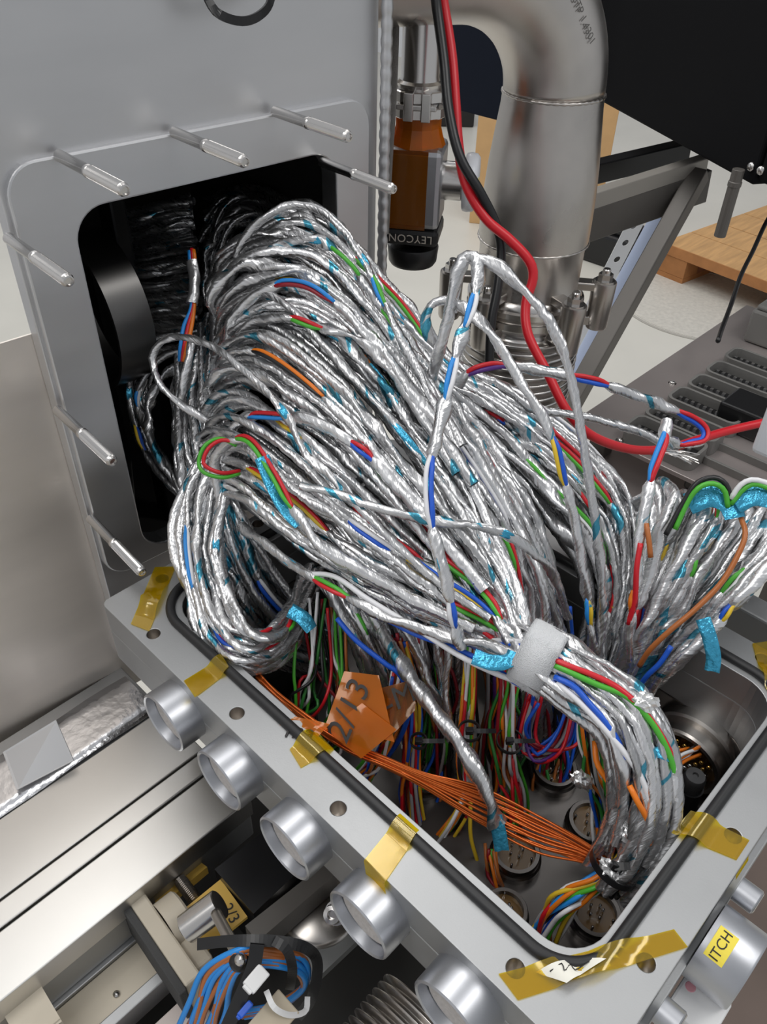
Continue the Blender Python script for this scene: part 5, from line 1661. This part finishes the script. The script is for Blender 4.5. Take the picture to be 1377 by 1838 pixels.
# cable ties in the box
def tie(px, py, t, axis, r, lb, w=.0035):
    c0 = P(px, py, t=t)
    c = thing('cable_tie', lb, 'cable tie', c0)
    ax = frame_from(axis, CR)
    obj('band', xf(lathe([(r, -w / 2), (r + .001, -w / 2), (r + .001, w / 2), (r, w / 2), (r, -w / 2)], 24), ax, c0), M_BLACKP, c, smooth=True, auto=40)
    vc = (CAM - c0) / np.linalg.norm(CAM - c0)
    obj('head', xf(box(-.003, .003, -.0022, .0022, -.003, .003, .0006), ax, c0 + vc * r), M_BLACKP, c)
    s_, _ = spline([c0 + vc * (r + .001), c0 + vc * (r + .004) + CR * .010, c0 + vc * (r + .001) + CR * .020], .002)
    obj('tail', ribbon(s_, w, up=vc, th=.001), M_BLACKP, c)
tie(843, 1312, .63, (0.1, 0.1, -1), .008, 'black cable tie round a silver strand under the strap')
tie(915, 1330, .65, (0.1, 0.1, -1), .010, 'black cable tie round the red and green wire rope')
tie(752, 1330, .64, (0.1, 0.1, -1), .006, 'small black cable tie left of the silver strand')
tie(1103, 1555, .565, bT[-3], .017, 'dark cable tie where the bent bundle meets the rainbow fan', .005)

# ================================================================== COPPER WIRES
rc = np.random.default_rng(31)
for k in range(18):
    f = k / 17 - .5
    e = rc.normal(0, 1, 6)
    pts = [(462 + e[0] * 2, 1212 + f * 12, .655), (500 + e[1], 1250 + f * 12, .645), (560 + e[2] * 2, 1298 + f * 16, .628), (625, 1340 + f * 18, .615), (690, 1368 + f * 20, .606), (760, 1400 + f * 26, .598),
           (860, 1445 + f * 60 + e[3] * 3, .59), (960, 1492 + f * 66 + e[4] * 3, .586), (1040, 1525 + f * 40 + e[5] * 2, .584), (1095, 1552 + f * 16, .582)]
    o = obj('copper_wire', wire_geo(np.array([P(a, b, t=t + rc.normal(0, .0012)) for a, b, t in pts]), .00085, .006, 6), M_COPPER, smooth=True, origin=P(pts[0][0], pts[0][1], t=pts[0][2]))
    tag(o, 'thin orange enamelled copper wire strung across the open box', 'wire', 'copper wires strung across the box')

# ================================================================== ORANGE TAPE FLAGS
def flag(quad, label, txt=None, tsize=.012, m=None, tpx=None, tdir=None):
    q = [P(a, b, t=t) for a, b, t in quad]
    n = 9
    rg = np.random.default_rng(int(quad[0][0]))
    nrm = np.cross(q[1] - q[0], q[3] - q[0])
    nrm /= np.linalg.norm(nrm)
    if nrm @ (CAM - q[0]) < 0:
        nrm = -nrm
    V = []
    for i in range(n + 1):
        for j in range(n + 1):
            a, b = i / n, j / n
            p = (q[0] * (1 - a) + q[3] * a) * (1 - b) + (q[1] * (1 - a) + q[2] * a) * b
            V.append(p + nrm * (.0014 * math.sin(5 * a + 3 * b + quad[0][0]) * math.cos(4 * b) + rg.normal(0, .0002)))
    V = np.array(V)
    N1 = n + 1
    F = [(i * N1 + j, i * N1 + j + 1, (i + 1) * N1 + j + 1, (i + 1) * N1 + j) for i in range(n) for j in range(n)]
    nv = len(V)
    o = obj('tape_flag', (np.vstack([V, V - nrm * .0003]), F + [tuple(i + nv for i in f[::-1]) for f in F]), m or M_KAPO, smooth=True)
    tag(o, label, 'tape', 'handwritten orange tape flags')
    if txt:
        tv, tf = text_geo(txt, tsize, .0001, shear=.15)
        c = P(tpx[0], tpx[1], t=0.6)
        # place on the flag's plane
        d = ray(tpx[0], tpx[1])
        tt = nrm @ (q[0] - CAM) / (nrm @ d)
        c = CAM + d * tt + nrm * .0032
        d1 = ray(tpx[0] + tdir[0], tpx[1] + tdir[1])
        xdir = CAM + d1 * (nrm @ (q[0] - CAM) / (nrm @ d1)) + nrm * .0032 - c
        xdir /= np.linalg.norm(xdir)
        obj('handwriting', xf((tv, tf), [xdir, np.cross(nrm, xdir), nrm], c), M_INK, o)
    return o
flag([(585, 1300, .606), (618, 1205, .616), (680, 1212, .612), (708, 1332, .596)], 'orange tape flag with handwritten 2/13 in the box', '2/13', .026, None, (628, 1278), (32, -75))
flag([(585, 1310, .603), (650, 1262, .604), (712, 1310, .596), (648, 1362, .598)], 'orange tape layer wrapped on the copper wires', None)
flag([(662, 1240, .622), (752, 1218, .622), (745, 1275, .616), (690, 1335, .608)], 'darker orange tape flag with handwritten letters, upper right', 'L-M', .024, M_KAPB, (703, 1262), (62, -34))
flag([(482, 1313, .592), (530, 1285, .60), (592, 1300, .594), (545, 1352, .583)], 'amber tape flag with a dark smear over the seal', 'ma', .018, None, (538, 1316), (50, 8))

# ================================================================== BOTTOM LEFT: rail, clamps, wire coil
RZ = -0.27
ra, rb2 = P(150, 1754, z=RZ), P(239, 1685, z=RZ)
rc_, rd = P(183, 1838, z=RZ), P(281, 1761, z=RZ)
ry0, ry1 = (rc_[1] + rd[1]) / 2, (ra[1] + rb2[1]) / 2
rail = thing('clamp_rail', 'aluminium channel rail with beige filling, lower left', 'rail', (0.0, (ry0 + ry1) / 2, ZB + RZ - 0.03))
obj('channel_side', box(-0.5, 0.12, ry1 - 0.004, ry1 + 0.006, ZB + RZ - 0.03, ZB + RZ, 0.001), M_ALU, rail)
obj('channel_side', box(-0.5, 0.12, ry0 - 0.006, ry0 + 0.004, ZB + RZ - 0.03, ZB + RZ, 0.001), M_ALU, rail)
obj('filling', box(-0.5, 0.12, ry0 + 0.0042, ry1 - 0.0042, ZB + RZ - 0.03, ZB + RZ - 0.004, 0.001), M_BEIGE2, rail)
q = P(208, 1782, z=RZ)
obj('screw', xf(lathe([(0.003, -0.005), (0.003, -0.002), (0, -0.0012)], 12), None, q), M_STEEL, rail, smooth=True)
o = obj('pale_bar', box(-0.5, 0.10, ry0 - 0.055, ry0 - 0.022, ZB + RZ - 0.05, ZB + RZ - 0.018, 0.001), mat('pale pink bar', (0.66, 0.58, 0.54), 0.5))
tag(o, 'pale bar beside the rail at the lower border', 'bar')
o = obj('dark_slot', box(-0.5, 0.12, ry1 + 0.0065, ry1 + 0.03, ZB + RZ - 0.06, ZB + RZ - 0.022, 0.001), M_BLACKP)
tag(o, 'black strip in the slot behind the rail', 'strip')


def block_clamp(p0, p1, zt, hgt, th, label, pad_first=True, full=True):
    """upright beige slab running from p0 to p1 (pixels at height zt) with a rubber pad"""
    a, b = P(*p0, z=zt), P(*p1, z=zt)
    d = b - a
    L_ = np.linalg.norm(d)
    d /= L_
    nrm = np.cross(d, [0, 0, 1.0])
    if nrm @ CR < 0:
        nrm = -nrm
    ax = [d, nrm, np.array([0, 0, 1.0])]
    if np.linalg.det(np.array(ax)) < 0:
        pass
    c = thing('bench_clamp', label, 'clamp', (a + b) / 2 - np.array([0, 0, hgt]))
    obj('rubber_pad', xf(box(0, L_, 0, 0.007, -hgt, 0, 0.001), ax, a), M_RUBBER, c)
    obj('slab', xf(box(0.002, L_ - 0.002, 0.0072, th, -hgt, 0.001, 0.002), ax, a), M_BEIGE2, c)
    if full:
        m_ = a + d * L_ * 0.42 + nrm * th - np.array([0, 0, hgt * 0.35])
        obj('boss', xf(lathe([(0.024, 0), (0.024, 0.018), (0.022, 0.020), (0.014, 0.020), (0.013, 0.016), (0, 0.016)], 28), frame_from(nrm, (0, 0, 1)), m_), M_BEIGE2, c, smooth=True, auto=35)
        obj('rib', xf(box(L_ * 0.62, L_ * 0.90, th, th + 0.016, -hgt * 0.9, -0.008, 0.003), ax, a), M_BEIGE2, c)
    return a, d, nrm


block_clamp((207, 1615), (322, 1788), -0.215, 0.05, 0.022, 'beige clamp with rubber pad and steel pin, lower left')
block_clamp((36, 1752), (92, 1850), -0.225, 0.05, -0.02, 'beige clamp with rubber pad cut off by the corner', True, False)
# steel pin and lever
pa, pb3 = P(333, 1668, z=-0.20), P(395, 1622, z=-0.185)
lev = thing('clamp_spindle', 'polished steel spindle with cross lever and ball end', 'spindle', pa)
dd = pb3 - pa
obj('pin', xf(cyl(0.0125, 0, np.linalg.norm(dd), 24), frame_from(dd), pa), M_STEEL, lev, smooth=True, auto=35)
q0, q1 = P(388, 1640, z=-0.165), P(432, 1722, z=-0.125)
obj('lever', wire_geo([q0, (q0 + q1) / 2, q1], .0045, .004, 12), M_INOX, lev, smooth=True)
obj('ball_end', xf(lathe([(0, -.008), (.006, -.0065), (.0085, -.002), (.0085, .002), (.006, .0065), (0, .008)], 20), frame_from(q1 - q0), q1), M_BLACKP, lev, smooth=True)
obj('ball_cap', xf(lathe([(.0045, 0), (.0045, .002), (.002, .0045), (0, .005)], 16), frame_from(CAM - q1), q1 + (CAM - q1) / np.linalg.norm(CAM - q1) * .0075), M_STEEL, lev, smooth=True)
# threaded rod behind
ta, tb = P(322, 1578, z=-0.235), P(352, 1618, z=-0.235)
pts, _ = spline([ta, (ta + tb) / 2, tb], .0009)
o = obj('threaded_rod', sweep(pts, .0055 + .0008 * (np.arange(len(pts)) % 2), 12), M_INOX)
tag(o, 'short threaded rod behind the yellow tag', 'rod')
# yellow tag
def slab_px(name, quad, z, th, m, label, cat):
    q = [P(a, b, z=z) for a, b in quad]
    if np.cross(q[1] - q[0], q[2] - q[0])[2] < 0:
        q = q[::-1]
    dn = np.array([0, 0, -th])
    V = [*q, *[p + dn for p in q]]
    n = len(q)
    F = [tuple(range(n)), tuple(range(2 * n - 1, n - 1, -1))] + [(i, n + i, n + (i + 1) % n, (i + 1) % n) for i in range(n)]
    o = obj(name, (V, F), m)
    return tag(o, label, cat)
tg = slab_px('yellow_tag', [(322, 1638), (396, 1578), (444, 1645), (370, 1705)], -0.225, 0.004, M_TAG, 'yellow plate tag with small black characters behind the spindle', 'tag')
tv, tf = text_geo('2/3', .014, .0001)
c0 = P(414, 1640, z=-0.2248)
c0[2] = ZB - 0.2246
dx_ = P(430, 1668, z=-0.2246) - P(414, 1640, z=-0.2246)
dx_ /= np.linalg.norm(dx_)
obj('characters', xf((tv, tf), [dx_, np.cross([0, 0, 1.0], dx_), np.array([0, 0, 1.0])], c0), M_INK, tg)
slab_px('reflection_strip', [(262, 1610), (350, 1540), (372, 1556), (290, 1625)], -0.245, 0.012, M_TAG, 'yellowish reflection under the bright bar, painted as a strip', 'strip')  # added strip; a yellowish reflection put into its colour
# black square tube and bracket right of it
slab_px('black_square_tube', [(385, 1560), (470, 1495), (540, 1560), (455, 1640)], -0.215, 0.08, mat('black anodised tube', (0.02, 0.02, 0.022), 0.3, 0.4), 'black square tube under the round ports', 'tube')
slab_px('grey_clamp_bar', [(440, 1662), (588, 1545), (604, 1568), (462, 1690)], -0.20, 0.03, M_FRAME, 'grey flat bar crossing below the middle port', 'bar')
slab_px('galvanised_bracket', [(505, 1690), (600, 1612), (650, 1680), (560, 1765)], -0.235, 0.01, mat('galvanised steel', (0.40, 0.41, 0.41), 0.4, 0.9, noise=.1, nscale=30), 'dull galvanised bracket with hex bolt under the ports', 'bracket')
q = P(600, 1640, z=-0.22)
hb = thing('hex_bolt', 'bright socket head bolt on the galvanised bracket', 'bolt', q)
axb = frame_from((CAM - q) + np.array([-.3, .1, 0]))
obj('head', xf(lathe([(0, -.004), (.0075, -.004), (.0085, .002), (.0075, .0075), (.004, .0078), (.0036, .004), (0, .004)], 18), axb, q), M_STEEL, hb, smooth=True, auto=35)
obj('shaft', xf(cyl(.011, -.02, -.0042, 20), axb, q), M_STEEL, hb, smooth=True, auto=35)
q = P(575, 1632, z=-0.235)
o = obj('round_housing', xf(lathe([(.034, -.03), (.034, .0), (.030, .004), (.0, .004)], 32), None, q), M_INOX, smooth=True)
tag(o, 'dull round metal housing behind the hex bolt', 'housing')
# bellows hose below the fourth port
prof = []
for k in range(20):
    z = k * .0062
    prof += [(.046, z), (.053, z + .0013), (.053, z + .0027), (.046, z + .0042)]
o = obj('bellows_hose', xf(lathe(prof, 56), frame_from((-1, 0.0, -0.12)), (0.195, 0.115, ZB - 0.175)), M_INOX, smooth=True)
tag(o, 'ribbed metal bellows hose below the box', 'hose')
# red/blue coil
rw = np.random.default_rng(8)
for k in range(11):
    c = ('lightblue', 'brown')[k % 2]
    e = rw.normal(0, 4, 12)
    f = k / 10
    pts = [(318 + 70 * f + e[0], 1865, .62), (345 + 55 * f + e[1], 1800 + 18 * f, .605), (372 + 45 * f + e[2], 1742 + 30 * f + e[3], .595), (425 + 8 * f, 1706 + 32 * f, .585),
           (480 + e[4], 1702 + 30 * f, .59), (535 + e[5], 1712 + 34 * f, .60), (552 - 10 * f, 1760 + 18 * f, .615), (505 - 20 * f + e[6], 1800 + 14 * f, .63), (440 + e[7], 1815 + 10 * f, .635)]
    o = obj('coiled_wire', wire_geo(PP(pts), .0023, .005, 7), M_WIRE[c], smooth=True, origin=P(*pts[0][:2], t=pts[0][2]))
    tag(o, ('light blue' if c == 'lightblue' else 'red-brown') + ' wire in the tied coil at the lower border', 'wire', ('blue' if c == 'lightblue' else 'red') + ' wires in the coil')
def strap_px(name, pts, w, m, lb, th=.0016, cat='cable tie'):
    s_, _ = spline(PP(pts), .003)
    o = obj(name, ribbon(s_, w, up=(CAM - s_[len(s_) // 2]), th=th), m, smooth=False)
    return tag(o, lb, cat)
strap_px('cable_tie', [(462, 1694, .578), (455, 1735, .578), (432, 1790, .580), (405, 1850, .585)], .010, M_BLACKP, 'wide black tie strap running down over the coil')
strap_px('cable_tie', [(492, 1688, .58), (515, 1705, .578), (525, 1740, .585), (520, 1775, .60)], .007, M_BLACKP, 'black tie strap round the right part of the coil')
strap_px('cable_tie', [(355, 1695, .60), (400, 1690, .592), (450, 1688, .585), (500, 1690, .585), (550, 1702, .59), (570, 1730, .60), (560, 1790, .61), (535, 1825, .62)], .008, M_BLACKP, 'black strap arching over the coil')
strap_px('cable_tie', [(478, 1778, .58), (492, 1808, .575), (520, 1822, .58), (548, 1815, .59), (552, 1790, .60)], .004, M_WHITE, 'white cable tie at the lower border')
def small_block(name, px, py, t, sx, sy, sz, m, lb, cat='connector'):
    c0 = P(px, py, t=t)
    c = thing(name, lb, cat, c0)
    ax = frame_from(CAM - c0 + np.array([.1, 0, 0]), PP([(px + 30, py - 35, t)])[0] - c0)
    obj('body', xf(box(-sx, sx, -sy, sy, -sz, sz, .001), ax, c0), m, c)
    obj('end', xf(box(-sx * 1.25, -sx * .9, -sy * .7, sy * .7, -sz * .8, sz * .8, .0008), ax, c0), m, c)
small_block('white_connector', 460, 1757, .575, .008, .0055, .004, M_WHITE, 'small white connector in front of the coil')
small_block('beige_plug', 490, 1830, .585, .015, .011, .008, M_BEIGE, 'beige plug at the lower border under the coil', 'plug')
small_block('blue_ferrule', 440, 1812, .578, .006, .0025, .0025, M_WIRE['blue'], 'tiny blue ferrule below the white connector')
# dark bench top, and floor shade painted as a brown sheet, out of focus in the photo
slab_px('lower_table', [(-100, 1500), (700, 1300), (1000, 2100), (-200, 2100)], -0.36, 0.02, mat('dark bench top', (0.05, 0.048, 0.045), 0.45, 0.2), 'dark bench top under the clamps and coil', 'bench')
o = obj('floor_shade_sheet', xf(box(-0.3, 0.45, -0.7, 0.25, 0.0, 0.006, 0.002), None, (P(1350, 1650, z=-ZB)[0], P(1350, 1650, z=-ZB)[1] , 0.0)), mat('brown mat', (0.20, 0.15, 0.125), 0.7, noise=.25, nscale=4))  # shade lying on the floor, put into the brown of an added sheet
tag(o, 'brown mat laid as a sheet right of the box', 'mat')
